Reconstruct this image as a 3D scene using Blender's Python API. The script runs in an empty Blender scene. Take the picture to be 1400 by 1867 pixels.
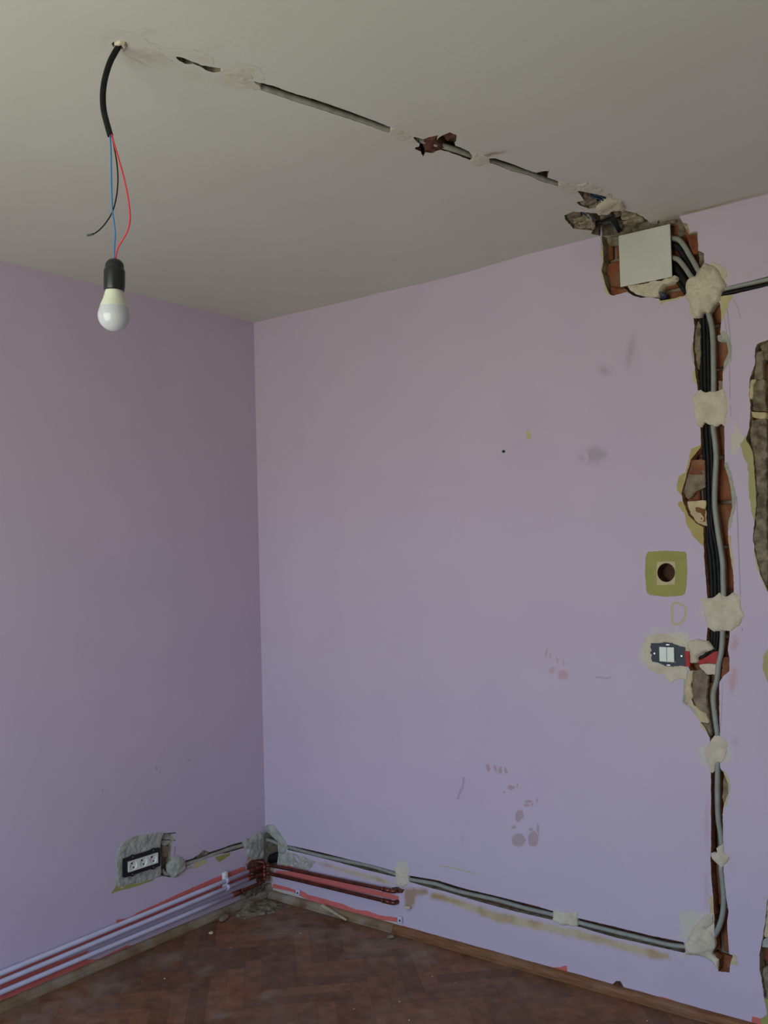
import bpy, bmesh, math, random
import numpy as np
from mathutils import Vector, Matrix, noise
from mathutils.geometry import delaunay_2d_cdt
random.seed(7)
S = bpy.context.scene
COL = S.collection
H = 2.6                                   # ceiling height (m)
RX, RY = 3.8, -3.6                       # room extents: x 0..RX, y RY..0

# ------------------------------------------------------------------ camera
YAW, PIT, ROL, FPX = -6.59840687e-01, 4.56409156e-02, -2.93944764e-02, 1694.86
CAM = np.array([3.06233102, -3.00624420, 1.51274079])
def cam_axes():
    f = np.array([math.cos(PIT)*math.sin(YAW), math.cos(PIT)*math.cos(YAW), math.sin(PIT)])
    r0 = np.array([math.cos(YAW), -math.sin(YAW), 0.0]); u0 = np.cross(r0, f)
    return r0*math.cos(ROL)+u0*math.sin(ROL), -r0*math.sin(ROL)+u0*math.cos(ROL), f
AR, AU, AF = cam_axes()
cd = bpy.data.cameras.new('camera'); cam = bpy.data.objects.new('camera', cd); COL.objects.link(cam)
cd.sensor_fit = 'VERTICAL'; cd.sensor_height = 36; cd.lens = 36*FPX/1867; cd.clip_start = 0.02
m = Matrix.Identity(4)
for i in range(3):
    m[i][0], m[i][1], m[i][2], m[i][3] = AR[i], AU[i], -AF[i], CAM[i]
cam.matrix_world = m
S.camera = cam

# ------------------------------------------------------------------ light
WX0, WX1, WZ0, WZ1 = 0.6, 2.5, 0.30, 2.20   # window opening in the back wall
S.view_settings.view_transform = 'Standard'; S.view_settings.look = 'None'
S.view_settings.gamma = 1; S.view_settings.use_curve_mapping = False
S.view_settings.exposure = 0.0
world = bpy.data.worlds.new('sky'); S.world = world; world.use_nodes = True
wn, wl = world.node_tree.nodes, world.node_tree.links
bg = wn['Background']; tc = wn.new('ShaderNodeTexCoord'); sp = wn.new('ShaderNodeSeparateXYZ')
rp = wn.new('ShaderNodeValToRGB'); mr = wn.new('ShaderNodeMapRange')
mr.inputs[1].default_value = -1; mr.inputs[2].default_value = 1
e = rp.color_ramp.elements
e[0].position = 0.40; e[0].color = (0.74, 0.78, 0.62, 1)
e[1].position = 1.0; e[1].color = (0.36, 0.60, 1.0, 1)
q = rp.color_ramp.elements.new(0.49); q.color = (0.78, 0.82, 0.70, 1)
q = rp.color_ramp.elements.new(0.52); q.color = (0.68, 0.86, 1.0, 1)
wl.new(tc.outputs['Generated'], sp.inputs[0]); wl.new(sp.outputs['Z'], mr.inputs[0])
wl.new(mr.outputs[0], rp.inputs[0]); wl.new(rp.outputs[0], bg.inputs[0])
bg.inputs[1].default_value = 7.1
al = bpy.data.lights.new('window_portal', 'AREA'); al.shape = 'RECTANGLE'
al.size = WX1-WX0; al.size_y = WZ1-WZ0; al.cycles.is_portal = True
ao = bpy.data.objects.new('window_portal', al); COL.objects.link(ao)
ao.location = ((WX0+WX1)/2, RY-0.02, (WZ0+WZ1)/2); ao.rotation_euler = (math.radians(90), 0, 0)
al.energy = 10

# ------------------------------------------------------------------ places on the room's planes
def ray(x, y):
    return AF + AR*(x-700)/FPX - AU*(y-933.5)/FPX
def on(pl, x, y, d=0.0):
    """(u,v) of a photo point on plane pl moved d metres into the room"""
    v = ray(x, y)
    if pl == 'R': t = (-d-CAM[1])/v[1]; q = CAM+v*t; return q[0], q[2]
    if pl == 'L': t = (d-CAM[0])/v[0]; q = CAM+v*t; return q[1], q[2]
    if pl == 'C': t = (H-d-CAM[2])/v[2]; q = CAM+v*t; return q[0], q[1]
    if pl == 'F': t = (d-CAM[2])/v[2]; q = CAM+v*t; return q[0], q[1]
def W(pl, u, v, d=0.0):
    if pl == 'R': return Vector((u, -d, v))
    if pl == 'L': return Vector((d, u, v))
    if pl == 'C': return Vector((u, v, H-d))
    return Vector((u, v, d))
def at(pl, x, y, d=0.0):
    return W(pl, *on(pl, x, y, d), d)
def Z(bx, by, s, pts):                    # crop coordinates -> photo coordinates
    return [(bx+x/s, by+y/s) for x, y in pts]
def uv(pl, pts): return [on(pl, *p) for p in pts]

# ------------------------------------------------------------------ materials
def sr(r, g, b):
    f = lambda c: (c/255/12.92) if c/255 <= 0.04045 else ((c/255+0.055)/1.055)**2.4
    return (f(r), f(g), f(b), 1)
def mat(name, c, rough=0.8, c2=None, scale=8, amt=0.5, bump=0.0, bscale=60, metal=0, spec=0.3,
        detail=6, c3=None, scale3=3, amt3=0.5, cut=(0.35, 0.65), stretch=None, tint=False, alpha=None):
    mt = bpy.data.materials.new(name); mt.use_nodes = True
    n, l = mt.node_tree.nodes, mt.node_tree.links
    b = n['Principled BSDF']; b.inputs['Roughness'].default_value = rough
    b.inputs['Metallic'].default_value = metal; b.inputs['Specular IOR Level'].default_value = spec
    co = n.new('ShaderNodeTexCoord'); src = co.outputs['Object']
    if stretch:
        mp = n.new('ShaderNodeMapping'); mp.inputs['Scale'].default_value = stretch
        l.new(src, mp.inputs[0]); s2 = mp.outputs[0]
    else: s2 = src
    rgb = n.new('ShaderNodeRGB'); rgb.outputs[0].default_value = c; cur = rgb.outputs[0]
    def mixin(cur, col, sc, am, vec, lo, hi):
        no = n.new('ShaderNodeTexNoise'); no.inputs['Scale'].default_value = sc
        no.inputs['Detail'].default_value = detail; l.new(vec, no.inputs['Vector'])
        r = n.new('ShaderNodeMapRange'); r.inputs[1].default_value = lo; r.inputs[2].default_value = hi
        r.inputs[4].default_value = am; l.new(no.outputs[0], r.inputs[0])
        mx = n.new('ShaderNodeMix'); mx.data_type = 'RGBA'; l.new(r.outputs[0], mx.inputs[0])
        l.new(cur, mx.inputs[6]); mx.inputs[7].default_value = col
        return mx.outputs[2]
    if c2: cur = mixin(cur, c2, scale, amt, s2, *cut)
    if tint:
        a = n.new('ShaderNodeAttribute'); a.attribute_name = 'tint'
        hs = n.new('ShaderNodeHueSaturation'); ad = n.new('ShaderNodeMapRange')
        ad.inputs[3].default_value = 0.74; ad.inputs[4].default_value = 1.3
        l.new(a.outputs['Fac'], ad.inputs[0]); l.new(ad.outputs[0], hs.inputs['Value'])
        l.new(cur, hs.inputs['Color']); cur = hs.outputs[0]
    if c3: cur = mixin(cur, c3, scale3, amt3, src, 0.42, 0.68)
    l.new(cur, b.inputs['Base Color'])
    if bump:
        no = n.new('ShaderNodeTexNoise'); no.inputs['Scale'].default_value = bscale
        no.inputs['Detail'].default_value = 8; l.new(s2, no.inputs['Vector'])
        bp = n.new('ShaderNodeBump'); bp.inputs['Strength'].default_value = 0.6
        bp.inputs['Distance'].default_value = bump
        l.new(no.outputs[0], bp.inputs['Height']); l.new(bp.outputs[0], b.inputs['Normal'])
    if alpha:                              # stain in the paint: mesh attribute 'fade' times noise
        a = n.new('ShaderNodeAttribute'); a.attribute_name = 'fade'
        no = n.new('ShaderNodeTexNoise'); no.inputs['Scale'].default_value = alpha[1]
        no.inputs['Detail'].default_value = 8; l.new(src, no.inputs['Vector'])
        s = n.new('ShaderNodeMath'); s.operation = 'MULTIPLY_ADD'
        s.inputs[1].default_value = 2.4; s.inputs[2].default_value = -1.2 + 0.35
        l.new(no.outputs[0], s.inputs[0])
        s1 = n.new('ShaderNodeMath'); s1.operation = 'ADD'; l.new(s.outputs[0], s1.inputs[0]); l.new(a.outputs['Fac'], s1.inputs[1])
        s3 = n.new('ShaderNodeMath'); s3.operation = 'MULTIPLY'; s3.use_clamp = True
        l.new(s1.outputs[0], s3.inputs[0]); l.new(a.outputs['Fac'], s3.inputs[1])
        s4 = n.new('ShaderNodeMath'); s4.operation = 'MULTIPLY'; s4.inputs[1].default_value = alpha[0]; s4.use_clamp = True
        l.new(s3.outputs[0], s4.inputs[0])
        mx = n.new('ShaderNodeMix'); mx.data_type = 'RGBA'; l.new(s4.outputs[0], mx.inputs[0])
        l.new(cur, mx.inputs[6]); n5 = n.new('ShaderNodeTexNoise'); n5.inputs['Scale'].default_value = 9; n5.inputs['Detail'].default_value = 6; l.new(src, n5.inputs['Vector'])
        r5 = n.new('ShaderNodeMapRange'); r5.inputs[1].default_value = 0.45; r5.inputs[2].default_value = 0.65; l.new(n5.outputs[0], r5.inputs[0])
        m5 = n.new('ShaderNodeMix'); m5.data_type = 'RGBA'; m5.inputs[6].default_value = alpha[2]; m5.inputs[7].default_value = alpha[3]; l.new(r5.outputs[0], m5.inputs[0])
        l.new(m5.outputs[2], mx.inputs[7]); l.new(mx.outputs[2], b.inputs['Base Color'])
    return mt
PAINT = {'R': dict(c=sr(201,183,205), rough=0.75, c2=sr(194,177,201), scale=3, amt=0.7, bump=0.0006, bscale=90, detail=9, c3=sr(196,182,198), scale3=1.1, amt3=0.5),
         'C': dict(c=sr(212,209,203), rough=0.9, c2=sr(204,200,192), scale=2, amt=0.6, bump=0.0008, bscale=50, detail=8)}
LILAC = mat('lilac_paint', **PAINT['R'])
CEIL = mat('ceiling_paint', **PAINT['C'])
PLASTER = mat('filler_plaster', sr(212,200,181), 0.95, sr(180,166,146), 26, 0.55, 0.003, 70, detail=9)
PLASTERG = mat('grey_plaster', sr(176,176,166), 0.95, sr(132,130,120), 30, 0.6, 0.004, 80)
PLASTC = mat('ceiling_filler', sr(207,202,190), 0.95, sr(194,188,172), 22, 0.6, 0.002, 60)
BLUED = mat('dull_blue_wire', sr(44,86,124), 0.6, sr(90,92,92), 60, 0.5, spec=0.2)
EDGEB = mat('broken_brick_edge', sr(168,118,88), 0.95, sr(120,76,54), 40, 0.8, 0.003, 120)
EDGE = mat('broken_edge', sr(176,163,138), 0.95, sr(110,98,80), 40, 0.8, 0.003, 120)
BRICK = mat('red_brick', sr(146,84,56), 0.95, sr(102,58,40), 18, 0.8, 0.003, 60, c3=sr(180,140,110), scale3=14, amt3=0.35)
MORTAR = mat('mortar', sr(150,134,116), 0.95, sr(100,86,72), 30, 0.8, 0.005, 70)
DIRT = mat('dark_rubble', sr(146,134,114), 0.98, sr(80,70,58), 35, 0.9, 0.006, 60)
BROWNB = mat('brown_rubble', sr(112,72,56), 0.98, sr(66,42,34), 35, 0.9, 0.006, 60)
OLIVE = mat('old_olive_paint', sr(160,156,92), 0.85, sr(148,142,84), 20, 0.6, 0.0004, 80)
YELLOW = mat('old_yellow_paint', sr(186,174,128), 0.85, sr(200,190,150), 40, 0.7, 0.0004, 80)
CREAM = mat('cream_plaster', sr(206,186,150), 0.9, sr(180,160,128), 30, 0.7, 0.001, 80)
SALMON = mat('salmon_paint', sr(214,112,106), 0.8, sr(196,98,94), 25, 0.6, 0.0004, 80)
GREYPVC = mat('grey_conduit', sr(150,152,146), 0.45, sr(128,128,120), 30, 0.6, spec=0.45)
GREYDUST = mat('dusty_conduit', sr(172,168,158), 0.7, sr(132,126,116), 40, 0.7, spec=0.2)
BLACKC = mat('black_cable', sr(21,21,25), 0.6, sr(60,58,56), 50, 0.3, spec=0.2)
BLACKP = mat('black_plastic', sr(28,29,33), 0.35, spec=0.5)
NAVY = mat('navy_plastic', sr(30,34,58), 0.45, spec=0.4)
WHITEP = mat('white_plastic', sr(222,224,216), 0.35, spec=0.5)
COVERP = mat('cover_plastic', sr(210,208,200), 0.65, sr(204,201,192), 12, 0.6, spec=0.2)
BULBD = mat('frosted_dome', sr(196,196,205), 0.15, spec=0.55)
BULBB = mat('bulb_body', sr(216,218,202), 0.4, sr(176,174,150), 30, 0.25, spec=0.4)
COPPER = mat('copper', sr(124,66,54), 0.36, sr(74,42,38), 30, 0.8, metal=0.6, spec=0.5)
SOLDER = mat('solder_joint', sr(196,110,72), 0.28, sr(150,80,56), 60, 0.5, metal=0.9)
WPIPE = mat('white_pipe_paint', sr(203,200,226), 0.4, sr(190,184,206), 20, 0.5, spec=0.4)
RED = mat('red_wire', sr(214,62,74), 0.45, spec=0.4)
BLUE = mat('blue_wire', sr(52,122,184), 0.45, spec=0.4)
REDP = mat('red_sleeve', sr(176,50,48), 0.6, sr(140,44,40), 30, 0.5)
STEEL = mat('screw_steel', sr(190,190,190), 0.35, metal=1)
WOOD = mat('baseboard_wood', sr(138,94,60), 0.6, sr(104,64,40), 14, 0.8, 0.0006, 60, stretch=(1,1,12), c3=sr(150,130,110), scale3=7, amt3=0.3)
WOODD = mat('dusty_baseboard_wood', sr(142,118,92), 0.8, sr(104,80,58), 14, 0.8, 0.001, 60, c3=sr(158,148,136), scale3=10, amt3=0.8)
PARQ = mat('parquet', sr(126,86,58), 0.5, sr(92,62,41), 22, 0.8, 0.0003, 60, spec=0.3, c3=sr(126,106,92), scale3=4.5, amt3=0.35, tint=True, detail=8)
SUB = mat('subfloor', sr(84,60,44), 0.9)
HOLE = mat('deep_hole', sr(92,62,44), 0.95, sr(60,40,30), 30, 0.7)
SPLINT = mat('pale_wood', sr(196,184,160), 0.8, sr(160,144,116), 60, 0.7, stretch=(1,1,6))
def stain(name, c, k, sc, c2=None):
    return {p: mat(name+('_on_wall' if p == 'R' else '_on_ceiling'), alpha=(k, sc, c, c2 or c), **PAINT[p]) for p in 'RC'}
ST_BROWN = stain('brown_stain', sr(160,130,98), 0.85, 22)
ST_FINGER = stain('finger_stain', sr(150,118,98), 0.48, 34)
ST_RED = stain('brick_dust_stain', sr(184,122,104), 0.42, 30)
ST_BEIGE = stain('beige_stain', sr(196,178,152), 1.0, 16, sr(170,142,106))
ST_PLAST = stain('thin_plaster_smear', sr(204,196,180), 0.85, 34)
ST_PENCIL = stain('pencil_mark', sr(120,110,146), 0.5, 10)
ST_SOOT = stain('soot_smudge', sr(116,104,116), 0.32, 25)
OCHRE = mat('old_ochre_paint', sr(180,162,106), 0.85, sr(166,148,94), 20, 0.6, 0.0004, 80)
PALEOL = mat('pale_olive_paint', sr(172,166,118), 0.85, sr(160,154,104), 20, 0.6, 0.0004, 80)
FAINT = mat('faint_chalk', sr(190,180,146), 0.9)
ST_GREEN = stain('damp_plaster_smear', sr(194,190,168), 0.75, 22)
ST_BLACK = stain('dark_spot', sr(40,34,40), 1.0, 10)

# ------------------------------------------------------------------ mesh helpers
def link(o, parent=None):
    COL.objects.link(o)
    if parent: o.parent = parent
    return o
def mesh_obj(name, verts, faces, mats, parent=None, smooth=False, midx=None):
    me = bpy.data.meshes.new(name); me.from_pydata([tuple(v) for v in verts], [], faces)
    for mt in (mats if isinstance(mats, (list, tuple)) else [mats]): me.materials.append(mt)
    if midx: me.polygons.foreach_set('material_index', midx)
    if smooth: me.polygons.foreach_set('use_smooth', [True]*len(me.polygons))
    me.update(); return link(bpy.data.objects.new(name, me), parent)
def bm_obj(name, bm, mt, parent=None, smooth=False):
    me = bpy.data.meshes.new(name); bmesh.ops.recalc_face_normals(bm, faces=bm.faces)
    bm.to_mesh(me); bm.free(); me.materials.append(mt)
    if smooth: me.polygons.foreach_set('use_smooth', [True]*len(me.polygons))
    return link(bpy.data.objects.new(name, me), parent)
def struct(o): o['kind'] = 'structure'; return o
def tag(o, label, cat, group=None):
    o['label'] = label; o['category'] = cat
    if group: o['group'] = group
    return o
def thing(name, label, cat, loc, group=None):
    o = bpy.data.objects.new(name, None); COL.objects.link(o); o.empty_display_size = 0.02
    o.location = loc; tag(o, label, cat, group); THINGS.append(o); return o
THINGS = []
def dens(loop, step, jit, seed=0, closed=True):
    out = []; n = len(loop)
    for i in range(n if closed else n-1):
        a = np.array(loop[i]); b = np.array(loop[(i+1) % n]); k = max(1, int(np.linalg.norm(b-a)/step))
        for j in range(k):
            p = a+(b-a)*j/k
            nx = noise.noise(Vector((p[0]*70, p[1]*70, seed)))*1.0+noise.noise(Vector((p[0]*190, p[1]*190, seed+5)))*0.6
            ny = noise.noise(Vector((p[0]*70, p[1]*70, seed+9)))*1.0+noise.noise(Vector((p[0]*190, p[1]*190, seed+15)))*0.6
            out.append((p[0]+nx*jit, p[1]+ny*jit))
    return out
def pip(px, py, loop):
    L = np.array(loop); x1, y1 = L[:, 0], L[:, 1]; x2, y2 = np.roll(x1, -1), np.roll(y1, -1)
    inside = np.zeros(np.shape(px), bool)
    for a, b, c, d in zip(x1, y1, x2, y2):
        if b == d: continue
        cond = ((b > py) != (d > py)) & (px < (c-a)*(py-b)/(d-b)+a)
        inside ^= cond
    return inside
def sdist(px, py, loop):
    L = np.array(loop); best = np.full(px.shape, 1e9)
    for i in range(len(L)):
        a, b = L[i], L[(i+1) % len(L)]; d = b-a; q = max(d@d, 1e-12)
        t = np.clip(((px-a[0])*d[0]+(py-a[1])*d[1])/q, 0, 1)
        best = np.minimum(best, np.hypot(px-a[0]-t*d[0], py-a[1]-t*d[1]))
    return np.where(pip(px, py, loop), best, -best)
def area(l):
    return 0.5*sum(l[i][0]*l[(i+1) % len(l)][1]-l[(i+1) % len(l)][0]*l[i][1] for i in range(len(l)))
def surface(name, pl, rect, holes, mt, flip=False):
    """front skin of a wall/ceiling with real holes; holes = [(loop_uv, depth, jitter, rim material)]"""
    u0, v0, u1, v1 = rect
    V2 = [Vector(p) for p in ((u0, v0), (u1, v0), (u1, v1), (u0, v1))]; E2 = [(0, 1), (1, 2), (2, 3), (3, 0)]
    loops = []
    for k, (lp, dep, jit, rm) in enumerate(holes):
        d = dens(lp, 0.006, jit, k)
        if area(d) < 0: d = d[::-1]
        loops.append(d); b = len(V2)
        V2 += [Vector(p) for p in d]; E2 += [(b+i, b+(i+1) % len(d)) for i in range(len(d))]
    vo, eo, fo = delaunay_2d_cdt(V2, E2, [], 0, 1e-6)[:3]
    cx = np.array([sum(vo[i][0] for i in f)/3 for f in fo]); cy = np.array([sum(vo[i][1] for i in f)/3 for f in fo])
    keep = np.ones(len(fo), bool)
    for d in loops: keep &= ~pip(cx, cy, d)
    verts = [W(pl, p[0], p[1]) for p in vo]; faces = [tuple(f) for f, k in zip(fo, keep) if k]; mi = [0]*len(faces)
    mats = [mt]
    for d, (lp, dep, jit, rm) in zip(loops, holes):
        if rm not in mats: mats.append(rm)
        n = len(d); A = np.array(d); tg = np.roll(A, -1, 0)-np.roll(A, 1, 0)
        nm = np.stack([-tg[:, 1], tg[:, 0]], 1); nm /= (np.linalg.norm(nm, axis=1)[:, None]+1e-9)
        levels = [(0, 0), (0.004, 0.0006), (dep*0.5, 0.0018), (dep, 0.0030)] if dep > 0.029 else [(0, 0), (0.004, -0.0006), (dep*0.5, -0.0016), (dep, -0.0014)]
        base = len(verts)
        for dd, off in levels:
            for i in range(n):
                r = noise.noise(Vector((A[i][0]*90, A[i][1]*90, dd*300)))
                o = off*(1+1.3*r); q = A[i]+nm[i]*o
                verts.append(W(pl, q[0], q[1], -dd))
        for s in range(3):
            for i in range(n):
                j = (i+1) % n; a = base+s*n
                faces.append((a+i, a+j, a+n+j, a+n+i)); mi.append(mats.index(rm))
    return mesh_obj(name, verts, faces, mats, midx=mi), loops
def lump(pl, loop, h, mt, parent, name='plaster_patch', base=-0.012, cell=0.0035, rim=0.012, rough=0.0025, jit=0.003,
         fade=None, label=None, seed=None, skirt=True, auto=False, grow=0.0):
    """filler / rubble patch: rises from the wall to h inside the outline, uneven on top; its edge is cut along the outline"""
    seed = seed if seed is not None else random.random()*50
    L = np.array(loop); pad = 0.012+grow+(jit*2 if fade else 0); x0, y0 = L.min(0)-pad; x1, y1 = L.max(0)+pad
    while (x1-x0)*(y1-y0)/cell**2 > 22000: cell *= 1.15
    nx, ny = int((x1-x0)/cell)+2, int((y1-y0)/cell)+2
    X, Y = np.meshgrid(x0+np.arange(nx)*cell, y0+np.arange(ny)*cell, indexing='ij')
    fn = lambda s, z: np.array([[noise.noise(Vector((a*s, b*s, z))) for a, b in zip(r1, r2)] for r1, r2 in zip(X, Y)])
    n1 = fn(45, seed); n2 = fn(120, seed+3)
    sd = grow+sdist(X+jit*fn(60, seed+7)+jit*0.5*fn(200, seed+8), Y+jit*fn(60, seed+11)+jit*0.5*fn(200, seed+12), loop)
    if fade and jit > 0.006: sd = sd+jit*2.2*fn(14, seed+20)
    if auto:                               # thin paint layers stop at the real openings
        for l in {'R': loops_r, 'L': loops_l, 'C': loops_c}.get(pl, []):
            LL = np.array(l); m_ = 0.02
            near_ = (LL[:, 0] > x0-m_) & (LL[:, 0] < x1+m_) & (LL[:, 1] > y0-m_) & (LL[:, 1] < y1+m_)
            ins = pip(X, Y, l)
            if not near_.any() and not ins.any(): continue
            best = np.full(X.shape, 0.05)
            for k in np.nonzero(near_)[0]:
                a, b = LL[k], LL[(k+1) % len(LL)]; d = b-a; q = max(d@d, 1e-12)
                t = np.clip(((X-a[0])*d[0]+(Y-a[1])*d[1])/q, 0, 1); best = np.minimum(best, np.hypot(X-a[0]-t*d[0], Y-a[1]-t*d[1]))
            sd = np.minimum(sd, np.where(ins, -best, best)+0.0003)
    if fade: hh = np.full(X.shape, h); att = np.clip(sd/fade, 0, 1)
    else:
        t = np.clip(sd/rim, 0, 1); t = np.sqrt(t*(2-t)); att = None
        hh = h*t + rough*(n1+0.6*n2)*t + (h if base > -0.005 else 0.0003)*(1-t)
        if base < -0.02: hh = h + rough*(n1*1.2+0.8*n2)
        if base < -0.02 and h > 0: hh = h*t + rough*(n1+0.8*n2)*t
    verts, at_, faces, cache, bnd = [], [], [], {}, []
    def vi(i, j):
        if (i, j) not in cache:
            cache[i, j] = len(verts); verts.append(W(pl, X[i, j], Y[i, j], hh[i, j]))
            if fade: at_.append(att[i, j])
        return cache[i, j]
    def ve(p, q):
        k = (p, q) if p < q else (q, p)
        if k not in cache:
            a, b = sd[k[0]], sd[k[1]]; t = min(0.98, max(0.02, a/(a-b))); cache[k] = len(verts)
            verts.append(W(pl, X[k[0]]+(X[k[1]]-X[k[0]])*t, Y[k[0]]+(Y[k[1]]-Y[k[0]])*t, hh[k[0]]+(hh[k[1]]-hh[k[0]])*t))
            if fade: at_.append(att[k[0]]+(att[k[1]]-att[k[0]])*t)
        return cache[k]
    ins = sd > 0; cnt = ins[:-1, :-1].astype(int)+ins[1:, :-1]+ins[1:, 1:]+ins[:-1, 1:]
    for i, j in zip(*np.nonzero(cnt)):
        i, j = int(i), int(j); C4_ = [(i, j), (i+1, j), (i+1, j+1), (i, j+1)]; f = []; cr = []
        for k in range(4):
            p, q = C4_[k], C4_[(k+1) % 4]
            if ins[p]: f.append(vi(*p))
            if ins[p] != ins[q]: e_ = ve(p, q); f.append(e_); cr.append((e_, ins[p]))
        if len(f) >= 3: faces.append(tuple(f))
        if len(cr) == 2: bnd.append((cr[0][0], cr[1][0]) if cr[0][1] else (cr[1][0], cr[0][0]))
    if not faces: print('EMPTY LUMP', name, loop[:2]); return None
    if skirt and not fade:
        nd = W(pl, 0, 0, -1)-W(pl, 0, 0, 0); org = W(pl, 0, 0, 0); low = {}
        for a, b in bnd:
            for v in (a, b):
                if v not in low: dcur = (verts[v]-org).dot(-nd); low[v] = len(verts); verts.append(verts[v]+nd*max(0.0005, dcur-base))
            faces.append((b, a, low[a], low[b]))
    o = mesh_obj(name, verts, faces, mt, parent, smooth=True)
    if fade:
        a = o.data.attributes.new('fade', 'FLOAT', 'POINT'); a.data.foreach_set('value', at_)
    if label: o['label'] = label
    return o
def patch(pl, pts, mt, parent, name='paint_patch', h=0.0007, jit=0.002, cell=0.003, label=None, grow=0.0):
    return lump(pl, uv(pl, pts), h, mt, parent, name, base=-0.002, rim=0.002, rough=0.0001, jit=jit, cell=cell, label=label, auto=True, skirt=False, grow=grow)
NS = [0]
def smear(pl, pts, mt, parent, name='stain', fade=0.012, jit=0.004, cell=0.004, label=None):
    NS[0] += 1; h = 0.00015+0.000004*NS[0]; mt = mt['C' if pl == 'C' else 'R']
    return lump(pl, uv(pl, pts), h, mt, parent, name, fade=fade, jit=jit, cell=cell, label=label, auto=True)
def ell(cx, cy, rx, ry, rot=0, n=14):
    c, s = math.cos(math.radians(rot)), math.sin(math.radians(rot))
    return [(cx+rx*math.cos(t)*c-ry*math.sin(t)*s, cy+rx*math.cos(t)*s+ry*math.sin(t)*c) for t in [2*math.pi*i/n for i in range(n)]]
def strip(pts, w):                         # thin band along a photo polyline
    up, dn = [], []
    for i, p in enumerate(pts):
        a = np.array(pts[max(0, i-1)]); b = np.array(pts[min(len(pts)-1, i+1)]); t = (b-a)/np.linalg.norm(b-a)
        ww = w if not isinstance(w, (list, tuple)) else w[i]
        up.append((p[0]-t[1]*ww/2, p[1]+t[0]*ww/2)); dn.append((p[0]+t[1]*ww/2, p[1]-t[0]*ww/2))
    return up+dn[::-1]
def smooth_path(P, sub=6):
    P = [Vector(p) for p in P]; out = []
    for i in range(len(P)-1):
        p0 = P[max(0, i-1)]; p1 = P[i]; p2 = P[i+1]; p3 = P[min(len(P)-1, i+2)]
        for k in range(sub):
            t = k/sub
            out.append(0.5*((2*p1)+(p2-p0)*t+(2*p0-5*p1+4*p2-p3)*t*t+(3*p1-p0-3*p2+p3)*t**3))
    out.append(P[-1]); return out
def tube(name, P, r, mt, parent=None, n=12, sub=6, rf=None, cap=True):
    Q = smooth_path(P, sub) if sub > 1 else [Vector(p) for p in P]
    verts, faces = [], []; up = None
    for i, p in enumerate(Q):
        t = (Q[min(i+1, len(Q)-1)]-Q[max(i-1, 0)]).normalized()
        if up is None: up = t.orthogonal().normalized()
        up = (up-t*up.dot(t)).normalized(); s = t.cross(up)
        rr = r*(rf(i/(len(Q)-1)) if rf else 1)
        for k in range(n):
            a = 2*math.pi*k/n; verts.append(p+(up*math.cos(a)+s*math.sin(a))*rr)
    for i in range(len(Q)-1):
        for k in range(n):
            j = (k+1) % n; faces.append((i*n+k, i*n+j, (i+1)*n+j, (i+1)*n+k))
    if cap: faces.append(tuple(range(n))[::-1]); faces.append(tuple((len(Q)-1)*n+k for k in range(n)))
    o = mesh_obj(name, verts, faces, mt, parent, smooth=True)
    for f in (o.data.polygons[-1], o.data.polygons[-2]):
        if cap: f.use_smooth = False
    return o
def box(bm, c, s, bev=0.0, rot=None, seg=2):
    r = bmesh.ops.create_cube(bm, size=1); vs = r['verts']
    bmesh.ops.scale(bm, vec=s, verts=vs)
    if bev:
        es = list({e for v in vs for e in v.link_edges})
        g = bmesh.ops.bevel(bm, geom=es, offset=bev, segments=seg, affect='EDGES', profile=0.5)
        vs = [v for v in g['verts']]; vs = list({v for f in g['faces'] for v in f.verts} | set(vs))
    if rot is not None: bmesh.ops.transform(bm, matrix=rot, verts=vs)
    bmesh.ops.translate(bm, vec=c, verts=vs); return vs
def lathe(name, prof, origin, mt, parent=None, n=40, axis=None):
    verts, faces = [], []; ax = (axis or Vector((0, 0, 1))).normalized()
    a = ax.orthogonal().normalized(); b = ax.cross(a)
    for r, z in prof:
        for k in range(n):
            t = 2*math.pi*k/n; verts.append(Vector(origin)+ax*z+(a*math.cos(t)+b*math.sin(t))*max(r, 1e-5))
    for i in range(len(prof)-1):
        for k in range(n):
            j = (k+1) % n; faces.append((i*n+k, i*n+j, (i+1)*n+j, (i+1)*n+k))
    o = mesh_obj(name, verts, faces, mt, parent, smooth=True)
    bm = bmesh.new(); bm.from_mesh(o.data); bmesh.ops.remove_doubles(bm, verts=bm.verts, dist=2e-5)
    bmesh.ops.recalc_face_normals(bm, faces=bm.faces); bm.to_mesh(o.data); bm.free()
    return o
def frame_mtx(pl, c):                      # local x along wall, y up, z into room
    if pl == 'R': X, Y, N = Vector((1, 0, 0)), Vector((0, 0, 1)), Vector((0, -1, 0))
    else: X, Y, N = Vector((0, 1, 0)), Vector((0, 0, 1)), Vector((1, 0, 0))
    M = Matrix.Identity(4)
    for i in range(3): M[i][0], M[i][1], M[i][2], M[i][3] = X[i], Y[i], N[i], c[i]
    return M

# ------------------------------------------------------------------ outlines of the cut chases (photo points)
A5 = lambda p: Z(1200, 500, 6.67, p)
A7 = lambda p: Z(1200, 760, 6.67, p)
A8 = lambda p: Z(1140, 980, 5.385, p)
B1 = lambda p: Z(1140, 1120, 5.385, p)
B2 = lambda p: Z(1200, 1320, 6.67, p)
B3 = lambda p: Z(1160, 1560, 5.833, p)
BX = lambda p: Z(1080, 380, 6.364, p)
K5 = lambda p: Z(380, 1480, 3.5, p)
K8 = lambda p: Z(760, 1560, 2.8, p)
CO = lambda p: Z(400, 1480, 8.75, p)
SK = lambda p: Z(200, 1500, 10, p)
LF = lambda p: Z(180, 1480, 5, p)
C1 = lambda p: Z(140, 50, 3.5, p)
C2 = lambda p: Z(420, 130, 3.5, p)
C3 = lambda p: Z(720, 220, 3.5, p)
C4 = lambda p: Z(1000, 320, 3.5, p)
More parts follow.
